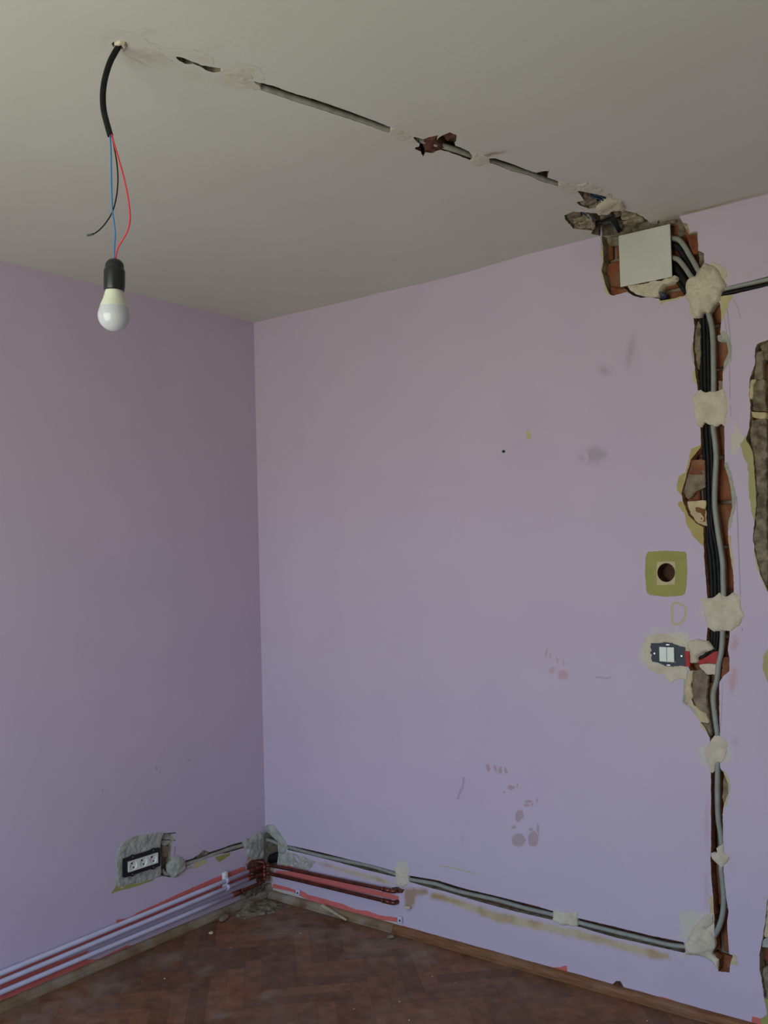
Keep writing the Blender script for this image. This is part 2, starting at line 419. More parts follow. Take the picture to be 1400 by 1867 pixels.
E1 = lambda p: Z(1300, 600, 7.78, p)
E2_ = lambda p: Z(1300, 820, 6.22, p)

hole_box = [(1097,405),(1097,432),(1099,451),(1100,474),(1097,493),(1104,521),(1111,537),(1118,539),(1143,532),(1154,539),
    (1168,543),(1187,542),(1201,545),(1204,549),(1226,545),(1248,539),(1262,520),(1273,499),(1284,477),(1283,462),(1273,457),
    (1271,424),(1256,427),(1245,408),(1239,396),(1236,370)]
hole_chase = [(1276,548),(1264,578),(1266,597),(1263,627),(1264.5,650),(1267.5,680),(1272,710),(1275,745),(1277,784),(1278,815),
    (1260,836),(1251,868),(1242,899),(1245,914),(1255,940),(1270,955),(1282,961),(1283,1000),(1285,1039),(1289,1088),
    (1289.5,1151),(1287,1172),(1262,1183),(1252,1184),(1252,1209),(1258,1222),(1260,1250),(1258,1270),(1270,1296),(1277,1317),(1285,1326),
    (1294,1346),(1296,1380),(1296,1410),(1296,1455),(1296,1549),(1295,1568),(1297,1603),(1300.6,1646),(1302,1680),
    (1303,1723),(1297,1740),(1311,1750),(1309,1771),(1330,1773),(1331.5,1757),(1337,1742),(1329,1739),(1327,1714),(1325,1680),
    (1328,1663),(1324,1637),(1319.5,1594),(1319,1560),(1318.5,1530),(1317,1485),(1320,1467),(1327.5,1447),(1327.5,1428),
    (1318.5,1407),(1313,1401),(1312,1370),(1312.7,1341),(1311,1296),(1311,1246),(1318,1233),(1330,1224),(1330,1203),(1327,1185),(1331,1151),
    (1333,1110),(1338,1076),(1337,1050),(1331,1008),(1327.5,985),(1327.5,955),(1335,925),(1333,895),(1327,868),(1321,850),(1320.7,820),
    (1320.7,778),(1319,745),(1317,710),(1317.7,680),(1320,662),(1328,642),(1324.5,623),(1318,618),(1313,605),(1315,575),(1312,551)]
hole_branch = [(1310,527),(1330,521),(1365,513),(1400,504),(1450,493),(1450,512),(1400,521.5),(1365,530),(1330,538),(1310,541)]
hole_low = K5([(505,212),(700,255),(900,305),(1050,340),(1190,380),(1270,405)])+K8([(100,125),(250,170),(400,205),(600,255),(700,285),
    (820,318),(1000,360),(1200,410),(1365,442)])+K8([(1372,498),(1200,460),(1000,415),(820,362),(700,330),(500,285),(300,230),(150,185),(50,160)])+\
    K5([(1275,445),(1190,415),(1000,370),(800,315),(505,243)])
hole_corner = [(483.5,1517),(492,1519),(499,1529),(508,1535),(508,1553),(505,1578),(485,1580)]
hole_edge = [(1440,612)]+E1([(778,150),(620,210),(590,300),(590,500),(520,700),(510,900),(530,1150),(510,1400),(465,1570)])+\
    E2_([(450,30),(470,300),(490,600),(470,800),(450,1000),(480,1200),(530,1400),(615,1600)])+[(1440,1110)]
hole_edge2 = [(1440,1630),(1399,1640),(1395,1680),(1390,1712),(1384,1740),(1385,1770),(1390,1800),(1393,1820),(1440,1830)]
hole_round = ell(1214.7, 1044, 16.3, 17.4, n=28)
hole_left = LF([(790,445),(860,425),(900,395),(960,352),(1000,372),(1100,340),(1210,298),(1340,268),(1340,325),(1180,372),(1080,392),(980,428),(790,500)])
hole_sock = SK([(985,185),(1050,195),(1160,195),(1160,320),(1130,420),(1110,560),(1120,700),(1120,900),(1130,1000),(1040,985),(935,975),(935,760),(925,440),(940,320)])
holes_ceiling = [
    C2([(90,62),(130,55),(200,75),(280,95),(400,140),(550,183),(700,235),(850,290),(1030,360),(1035,378),(1005,392),(850,335),(700,285),(500,220),(400,190),(330,165),(200,122),(130,90)]),
    C1([(620,183),(650,183),(700,203),(730,213),(800,238),(860,253),(920,260),(926,280),(880,290),(830,277),(790,250),(740,232),(690,232),(650,208)]),
    C3([(100,98),(150,106),(180,120),(205,108),(280,92),(262,128),(300,95),(350,75),(390,88),(395,112),(380,155),(430,178),(480,200),(490,235),(480,252),(430,232),(340,197),(290,187),(240,205),(195,202),(180,230),(163,195),(128,182),(130,170),(152,165),(160,150),(130,125)]),
    C3([(600,243),(640,240),(740,273),(840,313),(900,333),(950,322),(985,320),(970,363),(1040,385),(1062,420),(1000,407),(930,387),(860,352),(740,320),(650,282),(605,270)]),
    C4([(180,95),(240,105),(310,120),(410,150),(395,168),(320,175),(300,205),(260,212),(200,192),(178,170),(228,160),(200,120)]),
    C4([(100,255),(160,230),(240,235),(310,242),(380,240),(410,215),(480,220),(560,240),(610,270),(640,300),(700,270),(700,310),(640,330),(500,375),(350,402),(320,382),(272,372),(280,352),(160,340),(112,288)]),
]
pend = on('C', 217, 82)

# ------------------------------------------------------------------ walls, ceiling, floor shell
def shell(name, verts_rect, mt, thick):    # solid slab given min/max
    (x0, y0, z0), (x1, y1, z1) = verts_rect
    bm = bmesh.new(); box(bm, ((x0+x1)/2, (y0+y1)/2, (z0+z1)/2), (x1-x0, y1-y0, z1-z0)); return bm_obj(name, bm, mt)
hr = [(uv('R', hole_box), 0.055, 0.0016, EDGE), (uv('R', hole_chase), 0.034, 0.0014, EDGEB), (uv('R', hole_branch), 0.024, 0.0008, EDGE),
      (uv('R', hole_low), 0.024, 0.0008, EDGE), (uv('R', hole_corner), 0.07, 0.001, EDGE), (uv('R', hole_edge), 0.045, 0.002, EDGE),
      (uv('R', hole_edge2), 0.045, 0.002, EDGE), (uv('R', hole_round), 0.045, 0.0004, HOLE)]
wall_right, loops_r = surface('wall_right', 'R', (-0.0, -0.05, RX, H+0.05), hr, LILAC)
hl = [(uv('L', hole_left), 0.024, 0.0012, EDGE), (uv('L', hole_sock), 0.03, 0.0015, EDGE)]
wall_left, loops_l = surface('wall_left', 'L', (RY, -0.05, 0.0, H+0.05), hl, LILAC)
hc = [(uv('C', h), 0.028, 0.0016, DIRT) for h in holes_ceiling]
hc[5] = (hc[5][0], 0.05, 0.003, DIRT); hc[2] = (hc[2][0], 0.028, 0.003, BROWNB)
# keep ceiling holes inside the ceiling's own edge
hc[:5] = [([(u, min(v, -0.001)) for u, v in l], d, j, r) for l, d, j, r in hc[:5]]
hc[5] = ([(u, 0.05 if v > -0.018 and u > on('C', 1102, 432)[0] else min(v, -0.002)) for u, v in hc[5][0]],)+hc[5][1:]
pc = [(pend[0]+0.016*math.cos(t), pend[1]+0.016*math.sin(t)) for t in [2*math.pi*i/16 for i in range(16)]]
hc.append((pc, 0.05, 0.0006, EDGE))
ceiling, loops_c = surface('ceiling', 'C', (-0.0, RY, RX, 0.06), hc, CEIL)
for o in (wall_right, wall_left, ceiling): struct(o)
def child_slab(par, lo, hi, mt, name):
    o = shell(name, (lo, hi), mt, 0); o.parent = par; return o
child_slab(wall_right, (-0.2, 0.10, -0.1), (RX+0.2, 0.25, H+0.3), MORTAR, 'masonry_core')
child_slab(wall_left, (-0.2, RY-0.2, -0.1), (-0.07, 0.10, H+0.3), MORTAR, 'masonry_core')
child_slab(ceiling, (-0.07, RY-0.2, H+0.075), (RX+0.2, 0.10, H+0.25), DIRT, 'ceiling_core')
wall_side = struct(shell('wall_side', ((RX, RY, -0.05), (RX+0.15, 0.1, H+0.07)), CEIL, 0))
# back wall with the window opening
bmw = bmesh.new()
for x0, x1, z0, z1 in ((-0.07, WX0, -0.05, H+0.07), (WX1, RX+0.1, -0.05, H+0.07), (WX0, WX1, -0.05, WZ0), (WX0, WX1, WZ1, H+0.07)):
    box(bmw, ((x0+x1)/2, RY-0.1, (z0+z1)/2), (x1-x0, 0.2, z1-z0))
wall_back = struct(bm_obj('wall_back', bmw, CEIL))
bmf = bmesh.new(); fy = RY-0.1
for x in (WX0+0.03, (WX0+WX1)/2, WX1-0.03): box(bmf, (x, fy, (WZ0+WZ1)/2), (0.06, 0.05, WZ1-WZ0), 0.004)
for z in (WZ0+0.03, WZ1-0.03, WZ0+0.95): box(bmf, ((WX0+WX1)/2, fy, z), (WX1-WX0, 0.05, 0.05), 0.004)
struct(bm_obj('window_1', bmf, WHITEP))
# chase backs: plane behind holes where no brick shows
def back_plate(pl, lo, hi, d, mt, par, name='chase_back'):
    (u0, v0), (u1, v1) = lo, hi; n = 2
    vs = [W(pl, *p, -d) for p in ((u0, v0), (u1, v0), (u1, v1), (u0, v1))]
    return mesh_obj(name, vs, [(0, 1, 2, 3)], mt, par)
back_plate('R', (0.085, 0.10), (2.00, 0.30), 0.030, BROWNB, wall_right)
back_plate('R', (-0.05, 0.05), (0.2, 0.35), 0.069, BROWNB, wall_right)
back_plate('R', (2.0, 2.30), (RX-.05, 2.52), 0.036, BROWNB, wall_right)
back_plate('L', (-1.0, 0.15), (-0.02, 0.45), 0.032, MORTAR, wall_left)
back_plate('C', (1.3, -2.0), (2.6, -0.004), 0.034, DIRT, ceiling)

_c = on('R', 1214.7, 1044)
back_plate('R', (_c[0]-.05, _c[1]-.05), (_c[0]+.05, _c[1]+.05), 0.0445, HOLE, wall_right)
# bricks seen at the bottom of the chases
cy0 = on('R', 1325, 914)[1]; CH, BL = 0.1445, 0.265
def brick_mesh(w, h, seed):
    bm = bmesh.new(); box(bm, (0, 0, 0), (w, 0.06, h), 0.004, seg=1)
    for v in bm.verts: v.co += Vector([noise.noise(v.co*40+Vector((seed, i*7, 0)))*0.002 for i in range(3)])
    me = bpy.data.meshes.new('brick'); bmesh.ops.recalc_face_normals(bm, faces=bm.faces); bm.to_mesh(me); bm.free(); me.materials.append(BRICK); return me
BM = [brick_mesh(BL-0.012, CH-0.012, s) for s in (1, 11, 21)]
vis = [loops_r[0], loops_r[1], loops_r[5], loops_r[6]]
gx, gz = np.meshgrid(np.linspace(-0.5, 0.5, 14), np.linspace(-0.5, 0.5, 10))
nb = 0
for r in range(-20, 20):
    z = cy0+CH*(r+0.5)
    if z < 0.0 or z > H+0.1: continue
    for c in range(5, 12):
        x = c*BL+(0.13 if r % 2 else 0.0)+0.03
        if not any(pip(x+gx*BL, z+gz*CH, l).any() for l in vis): continue
        o = bpy.data.objects.new('brick', BM[nb % 3]); nb += 1
        o.location = (x, 0.037+0.03+random.uniform(0, 0.008), z); o.rotation_euler = (random.uniform(-.01, .01), random.uniform(-.01, .01), random.uniform(-.012, .012))
        link(o, wall_right)
back_plate('R', (1.6, 0.0), (2.6, H+0.05), 0.056, MORTAR, wall_right, 'mortar_joint')

# ------------------------------------------------------------------ parquet floor
WB, LB = 0.062, 0.31
def clip(poly, x0, y0, x1, y1):
    for ax, lim, s in ((0, x0, 1), (0, x1, -1), (1, y0, 1), (1, y1, -1)):
        out = []
        for i in range(len(poly)):
            a, b = poly[i], poly[(i+1) % len(poly)]; ia, ib = (a[ax]-lim)*s >= 0, (b[ax]-lim)*s >= 0
            if ia: out.append(a)
            if ia != ib:
                t = (lim-a[ax])/(b[ax]-a[ax]); out.append((a[0]+(b[0]-a[0])*t, a[1]+(b[1]-a[1])*t))
        poly = out
        if len(poly) < 3: return []
    return poly
sub = shell('floor', ((-0.0, RY, -0.12), (RX, 0.0, -0.014)), SUB, 0); floor = struct(sub)
ca, sa = math.cos(math.radians(45)), math.sin(math.radians(45))
stuffV, stuffF, stuffT = [], [], []; nblk = 0
blocks = []
for k in range(-70, 71):
    for mm in range(-16, 17):
        ox, oy = k*WB-mm*LB, k*WB+mm*LB
        for rc in ((ox, oy, ox+LB, oy+WB), (ox-WB, oy, ox, oy+LB)):
            g = 0.0002
            P = [(rc[0]+g, rc[1]+g), (rc[2]-g, rc[1]+g), (rc[2]-g, rc[3]-g), (rc[0]+g, rc[3]-g)]
            P = [(a*ca-b*sa+2.0, a*sa+b*ca-2.2) for a, b in P]
            P = clip(P, 0.002, RY+0.002, RX-0.002, -0.002)
            if P and abs(area(P)) > 1e-5: blocks.append(P)
def near(P):
    cx = sum(p[0] for p in P)/len(P); cy = sum(p[1] for p in P)/len(P); return math.hypot(cx-0.9, cy+0.5)
blocks.sort(key=near)
rnd = random.Random(3)
for n_, P in enumerate(blocks):
    if area(P) < 0: P = P[::-1]
    zt = rnd.uniform(-0.0006, 0.0); n = len(P); ti = rnd.random()
    vs = [(x, y, zt) for x, y in P]+[(x, y, -0.0138) for x, y in P]
    fs = [tuple(range(n)), tuple(range(2*n-1, n-1, -1))]+[(i, i+n, (i+1) % n+n, (i+1) % n) for i in range(n)]
    fs = [fs[0], fs[1]]+[tuple(f[::-1]) for f in fs[2:]]
    if n_ < 290:
        o = mesh_obj('parquet_block', vs, fs, PARQ, floor)
        a = o.data.attributes.new('tint', 'FLOAT', 'FACE'); a.data.foreach_set('value', [ti]*len(fs))
    else:
        b = len(stuffV); stuffV += vs; stuffF += [tuple(b+i for i in f) for f in fs]; stuffT += [ti]*len(fs)
o = mesh_obj('parquet_field', stuffV, stuffF, PARQ, floor); o['kind'] = 'stuff'
a = o.data.attributes.new('tint', 'FLOAT', 'FACE'); a.data.foreach_set('value', stuffT)

# baseboards: rounded batten with a step
def baseboard(name, P0, P1, out, mt, segs):
    prof = [(0.0005, 0.0), (0.026, 0.0), (0.0265, 0.007), (0.021, 0.009), (0.0205, 0.016), (0.017, 0.023), (0.011, 0.0275), (0.005, 0.029), (0.0005, 0.0293)]
    P0, P1, out = Vector(P0), Vector(P1), Vector(out); verts, faces = [], []; n = len(prof)
    for s in range(segs+1):
        p = P0+(P1-P0)*s/segs; w = 0.0012*noise.noise(p*6)
        for d, z in prof: verts.append(p+out*(d+(w if d > .001 else 0))+Vector((0, 0, z*(1+0.05*noise.noise(p*14)))))
    for s in range(segs):
        for i in range(n-1): faces.append((s*n+i, s*n+i+1, (s+1)*n+i+1, (s+1)*n+i))
    faces += [tuple(range(n)), tuple(segs*n+i for i in range(n))[::-1]]
    return struct(mesh_obj(name, verts, faces, mt))
jx = on('R', 715, 1690, 0.02)[0]
base_r = baseboard('baseboard_right', (0.03, 0, 0), (jx-0.001, 0, 0), (0, -1, 0), WOODD, 60)
base_r2 = baseboard('baseboard_right', (jx+0.001, 0, 0), (RX-0.003, 0, 0), (0, -1, 0), WOOD, 120)
base_l = baseboard('baseboard_left', (0, -0.002, 0), (0, RY+0.003, 0), (1, 0, 0), WOODD, 140)

# ------------------------------------------------------------------ paint remnants and stains on the right wall
R_, L_, C_ = wall_right, wall_left, ceiling
# olive outline of a removed cover plate, with pale square around the round hole
patch('R', [(1181,1006),(1214,1004),(1249,1006),(1251,1010),(1253,1040),(1251,1070),(1248,1083),(1243,1086),(1214,1088),(1185,1085),(1179,1080),(1176,1050),(1177,1015)],
      OLIVE, R_, jit=0.0004, cell=0.002, label='olive green square outline left by a removed cover plate')
patch('R', A8([(312,240),(400,232),(490,238),(492,350),(488,462),(400,468),(310,465),(308,350)]), CREAM, R_, h=0.0015, jit=0.0012, cell=0.002, label='pale plaster square around the round hole')
# yellow undercoat showing beside the chases
for p, mt in [
    (A7([(520,340),(400,400),(380,520),(330,680),(245,740),(230,880),(280,960),(330,720),(400,520),(520,370)]), OCHRE),
    (A7([(250,1040),(250,1080),(330,1180),(340,1280),(420,1440),(540,1560),(556,1560),(556,1340),(470,1300),(370,1200),(290,1040)]), OCHRE),
    (A5([(750,260),(900,258),(905,285),(850,330),(850,380),(810,480),(770,560),(765,440),(750,330)]), YELLOW),
    (A5([(760,700),(800,690),(850,760),(880,850),(890,960),(870,1060),(790,1170),(780,1100),(850,950),(830,820),(800,800),(755,760)]), PLASTERG),
    (A5([(430,1170),(475,1180),(485,1320),(440,1310),(425,1230)]), YELLOW),
    (A5([(425,820),(405,900),(420,1040),(440,1100),(450,1060),(430,900)]), PLASTERG),
    (BX([(110,440),(90,520),(130,600),(100,700),(110,800),(150,900),(150,960),(190,1000),(150,880),(135,700),(140,600),(130,450)]), YELLOW),
    (BX([(100,340),(150,320),(150,420),(120,470),(105,450)]), PLASTERG),
    (BX([(770,1060),(800,1060),(930,1045),(1000,1015),(1090,1000),(1080,1020),(940,1065),(830,1085),(790,1110)]), YELLOW),
    (BX([(1050,170),(1100,190),(1105,230),(1130,290),(1215,270),(1225,350),(1120,310),(1060,200)]), EDGE),
    (A7([(800,560),(830,560),(880,680),(915,860),(945,1000),(930,1120),(900,1220),(880,1340),(850,1360),(850,1200),(905,1120),(895,900),(850,720)]), PLASTERG),
    (A7([(855,1440),(885,1450),(875,1560),(900,1700),(905,1900),(885,1900),(860,1560)]), CREAM),
    (B2([(790,560),(830,620),(860,700),(870,800),(850,900),(820,1000),(790,1010),(840,900),(850,800),(830,700)]), YELLOW),
    (B2([(500,-10),(560,0),(600,60),(620,110),(580,90),(530,30)]), YELLOW),
    (B3([(1015,1050),(1060,1070),(1070,1150),(1020,1155),(1000,1150),(1030,1080)]), CREAM),
    (B3([(780,430),(815,430),(825,650),(790,640)]), CREAM),
    (E1([(385,1630),(430,1600),(480,1500),(520,1520),(560,1640),(580,1880),(470,1880),(440,1790)]), PALEOL),
    (E2_([(330,0),(470,0),(480,300),(500,600),(490,720),(470,820),(440,700),(410,500),(410,300),(395,180)]), PALEOL),
    (E2_([(460,1140),(500,1200),(560,1400),(620,1560),(640,1640),(560,1480),(500,1330)]), YELLOW),
    ([(1393,1196),(1400,1186),(1440,1180),(1440,1245),(1400,1243),(1392,1220)], PALEOL),
    ([(1397,1650),(1402,1630),(1440,1600),(1440,1660),(1398,1670)], YELLOW),
    ([(1393,1822),(1397,1832),(1399,1850),(1388,1858),(1386,1867),(1440,1880),(1440,1822)], OLIVE),
    ([(959,786),(963,783),(968,792),(966,801),(961,800),(962,793)], YELLOW),
    (B1([(575,540),(620,560),(600,640),(590,700),(595,850),(640,900),(720,960),(735,1030),(620,905),(572,870)]), PLASTERG)]:
    patch('R', p, mt, R_, grow=0.0015, jit=0.003)
# plaster-faced lighter wedge below the switch
lump('R', uv('R', B1([(620,545),(660,560),(655,640),(640,700),(665,800),(630,850),(720,940),(790,980),(825,1070),(740,1060),(620,905),(585,860),(585,700),(600,600)])), 0.001, CREAM, R_, base=-0.03, rim=0.004)
# chalked letter D and pencil lines
ring = [(1226,1101),(1224,1112),(1226,1125),(1224,1134),(1229,1138),(1238,1138),(1246,1131),(1250,1120),(1250,1109),(1244,1103),(1236,1099),(1230,1099),(1226,1101)]
patch('R', strip(ring, 4.2), FAINT, R_, name='chalk_letter', jit=0.0008, cell=0.0018, label='faint yellow hand-drawn letter D')
for ln, w in (([(1325,560),(1331,610),(1333,660)], 1.4), ([(1320,575),(1327,620),(1330,680),(1332,760)], 1.2), ([(1343,905),(1345,960),(1348,1040),(1350,1090),(1353,1150)], 1.6),
              ([(1336,545),(1345,560),(1350,580)], 1.2), ([(1312,1340),(1316,1290),(1317,1240)], 1.2)):
    smear('R', strip(ln, w*1.6), ST_PENCIL, R_, name='pencil_line', fade=0.001, cell=0.0014, jit=0.0004)
smear('R', strip([(1085,1234),(1098,1236),(1114,1236)], 5), ST_SOOT, R_, name='scuff', fade=0.003, cell=0.003)
for c in [(285,1400,3,5,0),(292,1408,2,3,0),(300,1368,2,3,0),(187,1440,2,6,0),(345,1385,3,3,0),(372,830,2,2,0),(127,1650,2,2,0),(430,1562,2.5,2,0)]: smear('L', ell(*c), ST_SOOT, L_, name='scuff', fade=0.002, cell=0.002, jit=0.002)
smear('R', strip([(846,1416),(844,1432),(838,1448),(833,1458)], 5), ST_SOOT, R_, name='scuff', fade=0.002, cell=0.002)
patch('R', strip([(802,1578),(828,1583),(868,1593)], 1.8), YELLOW, R_, name='scratch', cell=0.0015, jit=0.0006)
smear('R', ell(918, 823, 3.6, 3.2), ST_BLACK, R_, name='nail_hole', fade=0.002, cell=0.0012, jit=0.0008)
patch('R', [(560,560),(586,558.5),(640,546),(696,534),(696,531),(640,543),(586,556)], PLASTC, R_, name='filler_bead', h=0.004, jit=0.0003, cell=0.0025)
_sag = [(470,586),(500,579.5),(540,570),(586,560),(640,547),(696,533),(774,516),(850,496.5),(900,484),(960,468)]
_v = []
for k, (x, y) in enumerate(_sag):         # the old ceiling bows down a little where it meets the wall
    u, z = on('R', x, y); dr = max(0.0006, H-z)*(1 if k < 8 else 0.5 if k < 9 else 0.0); wd = (0.1+0.05*k) if k < 5 else 0.32-0.03*(k-5)
    _v += [Vector((u, -0.0004-wd*q/6, H-0.0003-dr*(1-q/6)**2)) for q in range(7)]
mesh_obj('ceiling_sag', _v, [(7*i+q, 7*i+7+q, 7*i+8+q, 7*i+q+1) for i in range(len(_sag)-1) for q in range(6)], CEIL, ceiling, smooth=True)
for c in [(1006,1222,9,9,10),(1026,1230,13,12,0)]: smear('R', ell(*c), ST_RED, R_, name='handprint')
for x, y, a in ((996,1190,8),(1003,1196,5),(1016,1204,-5),(1027,1208,-12)): smear('R', ell(x, y, 2.6, 10, a), ST_RED, R_, name='handprint', fade=0.004)
for c in [(890,1400,5,9,-20),(903,1402,4,8,-15),(912,1404,5,8,10),(922,1405,4,9,-15),(918,1444,4,4,0),(932,1436,9,6,10),(943,1433,3,5,0),
          (965,1462,10,4,5),(979,1460,4,5,0),(960,1468,7,4,0),(970,1467,4,5,0),(947,1487,9,13,10),(936,1508,6,5,0),(968,1512,6,5,0),(981,1512,4,13,-5),(972,1530,11,16,0),(945,1532,14,14,0)]:
    smear('R', ell(*c), ST_FINGER, R_, name='finger_mark', fade=0.006, cell=0.003)
for c in [(1370,495,12,6,-10),(1385,490,16,5,-10),(1365,500,8,6,0),(1368,1133,7,6,20),(1338,1170,14,20,0),(990,955,16,4,-20),(822,1497,5,4,0),(843,1530,5,12,0),(1290,1500,10,60,0),(1288,1620,8,50,0),(1340,1352,9,12,0),(1336,1240,14,30,0),(1284,1010,6,50,0)]:
    smear('R', ell(*c), ST_RED, R_, name='dust_mark', fade=0.02, cell=0.005)
for c in [(1100,675,20,16,20),(1150,640,14,40,10),(1330,1760,24,6,0),(1085,830,30,22,-10),(1060,835,14,12,0)]:
    smear('R', ell(*c), ST_SOOT, R_, name='soot_smudge', fade=0.03, cell=0.007)
# beige and brown staining under the low chase
for p, mt in [(K5([(690,305),(1050,390),(1200,440),(1200,490),(1000,440),(700,350)]), ST_BEIGE), (K5([(1235,470),(1400,475),(1420,540),(1330,560),(1325,620),(1270,650),(1240,600)]), ST_BROWN),
    (K8([(60,170),(150,190),(400,270),(700,340),(830,365),(1100,430),(1300,490),(1310,545),(1200,545),(1000,480),(700,410),(400,350),(150,250),(60,230)]), ST_BEIGE),
    (B3([(450,1120),(520,1120),(520,1170),(440,1170)]), ST_BROWN)]:
    smear('R', p, mt, R_, fade=0.02, cell=0.006)
# salmon undercoat band and bare strip under the copper pipes
patch('R', K5([(410,458),(480,475),(560,500),(600,505),(640,530),(720,550),(860,590),(940,625),(1010,630),(1090,660),(1210,675),(1215,705),(1100,690),(1000,665),(900,645),(760,600),(690,580),(600,545),(540,512),(410,486)]), SALMON, R_, jit=0.0012, label='salmon pink undercoat band above the skirting')
patch('R', K5([(430,395),(560,425),(700,455),(900,500),(1215,565),(1215,540),(1150,520),(900,460),(700,415),(560,385),(430,372)]), SALMON, R_, jit=0.0012, label='salmon pink undercoat between the copper pipes')
patch('R', K5([(460,340),(500,338),(560,360),(640,375),(640,385),(470,352)]), SALMON, R_, jit=0.001)
patch('R', K5([(1240,725),(1290,745),(1350,755),(1355,770),(1290,760),(1245,740)]), SALMON, R_, jit=0.0015)
patch('R', K8([(690,570),(735,568),(765,560),(770,600),(720,590)]), SALMON, R_, jit=0.0008)
patch('R', K8([(840,625),(900,640),(980,650),(990,665),(900,655)]), SALMON, R_, jit=0.001)
patch('R', [(1371,1853),(1388,1857),(1387,1875),(1350,1875),(1350,1866),(1370,1864)], SALMON, R_, jit=0.0008)
patch('R', B3([(240,1490),(400,1540),(560,1600),(700,1650),(900,1700),(1130,1760),(1130,1775),(900,1715),(600,1630),(300,1530)]), SALMON, R_, jit=0.0015)
smear('R', K5([(410,486),(540,512),(690,580),(900,645),(1100,690),(1215,705),(1215,730),(1000,700),(700,620),(415,540)]), ST_GREEN, R_, fade=0.004)
patch('R', K8([(1000,655),(1020,637),(1040,640),(1058,675),(1030,680)]), BROWNB, R_, h=0.004, jit=0.001, name='dried_lump')

# ------------------------------------------------------------------ plaster patches on the right wall
def P(pl, pts, h=0.006, mt=PLASTER, par=None, **k):
    return lump(pl, uv(pl, pts), h, mt, par or {'R': R_, 'L': L_, 'C': C_}[pl], **k)
P('R', [(1250,522),(1253,512),(1258,507),(1268,503),(1274,493),(1284,480),(1296,484),(1307,489),(1313,500),(1321,512),(1325,521),(1318,531),(1314,538),(1313,548),
        (1304,555),(1297,563),(1293,572),(1283,568),(1277,577),(1268,580),(1262,570),(1259,558),(1252,545)], 0.022, base=-0.03, rim=0.03, rough=0.006, cell=0.003)
P('R', A5([(470,1420),(520,1400),(575,1445),(620,1430),(700,1430),(790,1390),(835,1500),(835,1650),(810,1850),(760,1810),(700,1860),(620,1830),(560,1800),(530,1860),(470,1850),(430,1650),(425,1500)]), 0.004, rim=0.02, rough=0.004)
P('R', A8([(715,600),(800,592),(850,590),(930,545),(990,580),(1060,540),(1120,560),(1135,700),(1175,760),(1115,860),(1050,912),(940,918),(870,928),(805,880),(780,760),(770,650)]), 0.008, rim=0.02, rough=0.005)
P('R', B1([(200,225),(380,185),(480,235),(620,262),(720,240),(810,262),(870,340),(760,388),(712,420),(720,470),(640,482),(612,500),(600,640),(520,635),(450,675),(400,640),(380,590),(250,565),(200,480),(180,300)]), 0.003, rim=0.02, rough=0.003)
P('R', B1([(615,262),(720,240),(810,262),(870,340),(760,385),(712,420),(720,470),(650,480),(640,360),(615,330)]), 0.012, rim=0.015, rough=0.003)
P('R', B2([(636,185),(690,140),(755,140),(800,180),(850,250),(820,400),(770,470),(740,460),(700,470),(680,580),(650,600),(625,540),(600,450),(560,350),(600,280),(636,230)]), 0.004, rim=0.015, rough=0.003)
P('R', B2([(700,1500),(745,1480),(790,1450),(800,1560),(870,1620),(850,1680),(800,1700),(765,1760),(710,1680),(650,1640),(640,1570),(715,1560)]), 0.006, rim=0.012)
P('R', B3([(815,610),(740,640),(690,680),(620,760),(560,850),(510,950),(530,1050),(620,1060),(740,1080),(800,1120),(870,1220),(885,1110),(800,1050),(835,980),(840,880),(800,820),(740,780),(820,710)]), 0.012, rim=0.025, rough=0.005)
P('R', [(1262,548),(1272,552),(1276,566),(1274,580),(1264,580),(1256,566)], 0.003, rim=0.02)
P('R', [(1296,478),(1312,483),(1322,491),(1326,504),(1318,514),(1308,498),(1296,488)], 0.003, rim=0.02)
P('R', [(1252,1712),(1262,1692),(1278,1676),(1292,1667),(1301,1664),(1302,1700),(1275,1735),(1251,1732)], 0.002, rim=0.02)
P('R', K8([(697,283),(760,290),(820,290),(822,360),(740,355),(693,330)]), 0.006, rim=0.008)
P('R', K5([(1190,350),(1250,365),(1278,410),(1278,460),(1240,485),(1200,470)]), 0.005, rim=0.01)
P('R', CO([(740,330),(735,230),(800,200),(880,220),(960,330),(1030,430),(1090,530),(1060,650),(1000,680),(940,640),(935,480),(850,400),(805,345)]), 0.012, rim=0.02, rough=0.005, mt=PLASTERG)
P('R', K5([(445,335),(445,262),(500,250),(620,290),(690,318),(640,372),(500,352)]), 0.001, rim=0.02, rough=0.0025, mt=PLASTERG)
P('R', BX([(410,905),(470,890),(600,870),(700,840),(800,840),(900,800),(950,770),(975,790),(960,830),(900,860),(810,885),(770,950),(760,1020),(690,1030),(600,1025),(500,990),(440,950)]), 0.0, base=-0.05, rim=0.01, rough=0.006)
P('R', K5([(1170,480),(1215,480),(1250,495),(1235,520),(1180,515)]), 0.004, mt=BROWNB, rim=0.01)
for pts, k in ((ell(1300,520,42,50), 0.02), (ell(1297,745,32,46), 0.015), (ell(1312,1120,46,44), 0.02), (ell(1222,1190,56,44), 0.015), (ell(1216,1262,18,12), 0.01),
               (ell(1304,1372,40,36), 0.02), (ell(1318,1570,26,26), 0.015), (ell(1265,1700,36,44), 0.015), (ell(1342,790,6,40), 0.006), (ell(1322,1365,14,22), 0.01), (ell(733,1590,16,24), 0.008), (ell(1290,570,14,24), 0.01)):
    smear('R', pts, ST_PLAST, R_, name='plaster_smear', fade=k*1.4, cell=0.005, jit=0.014)
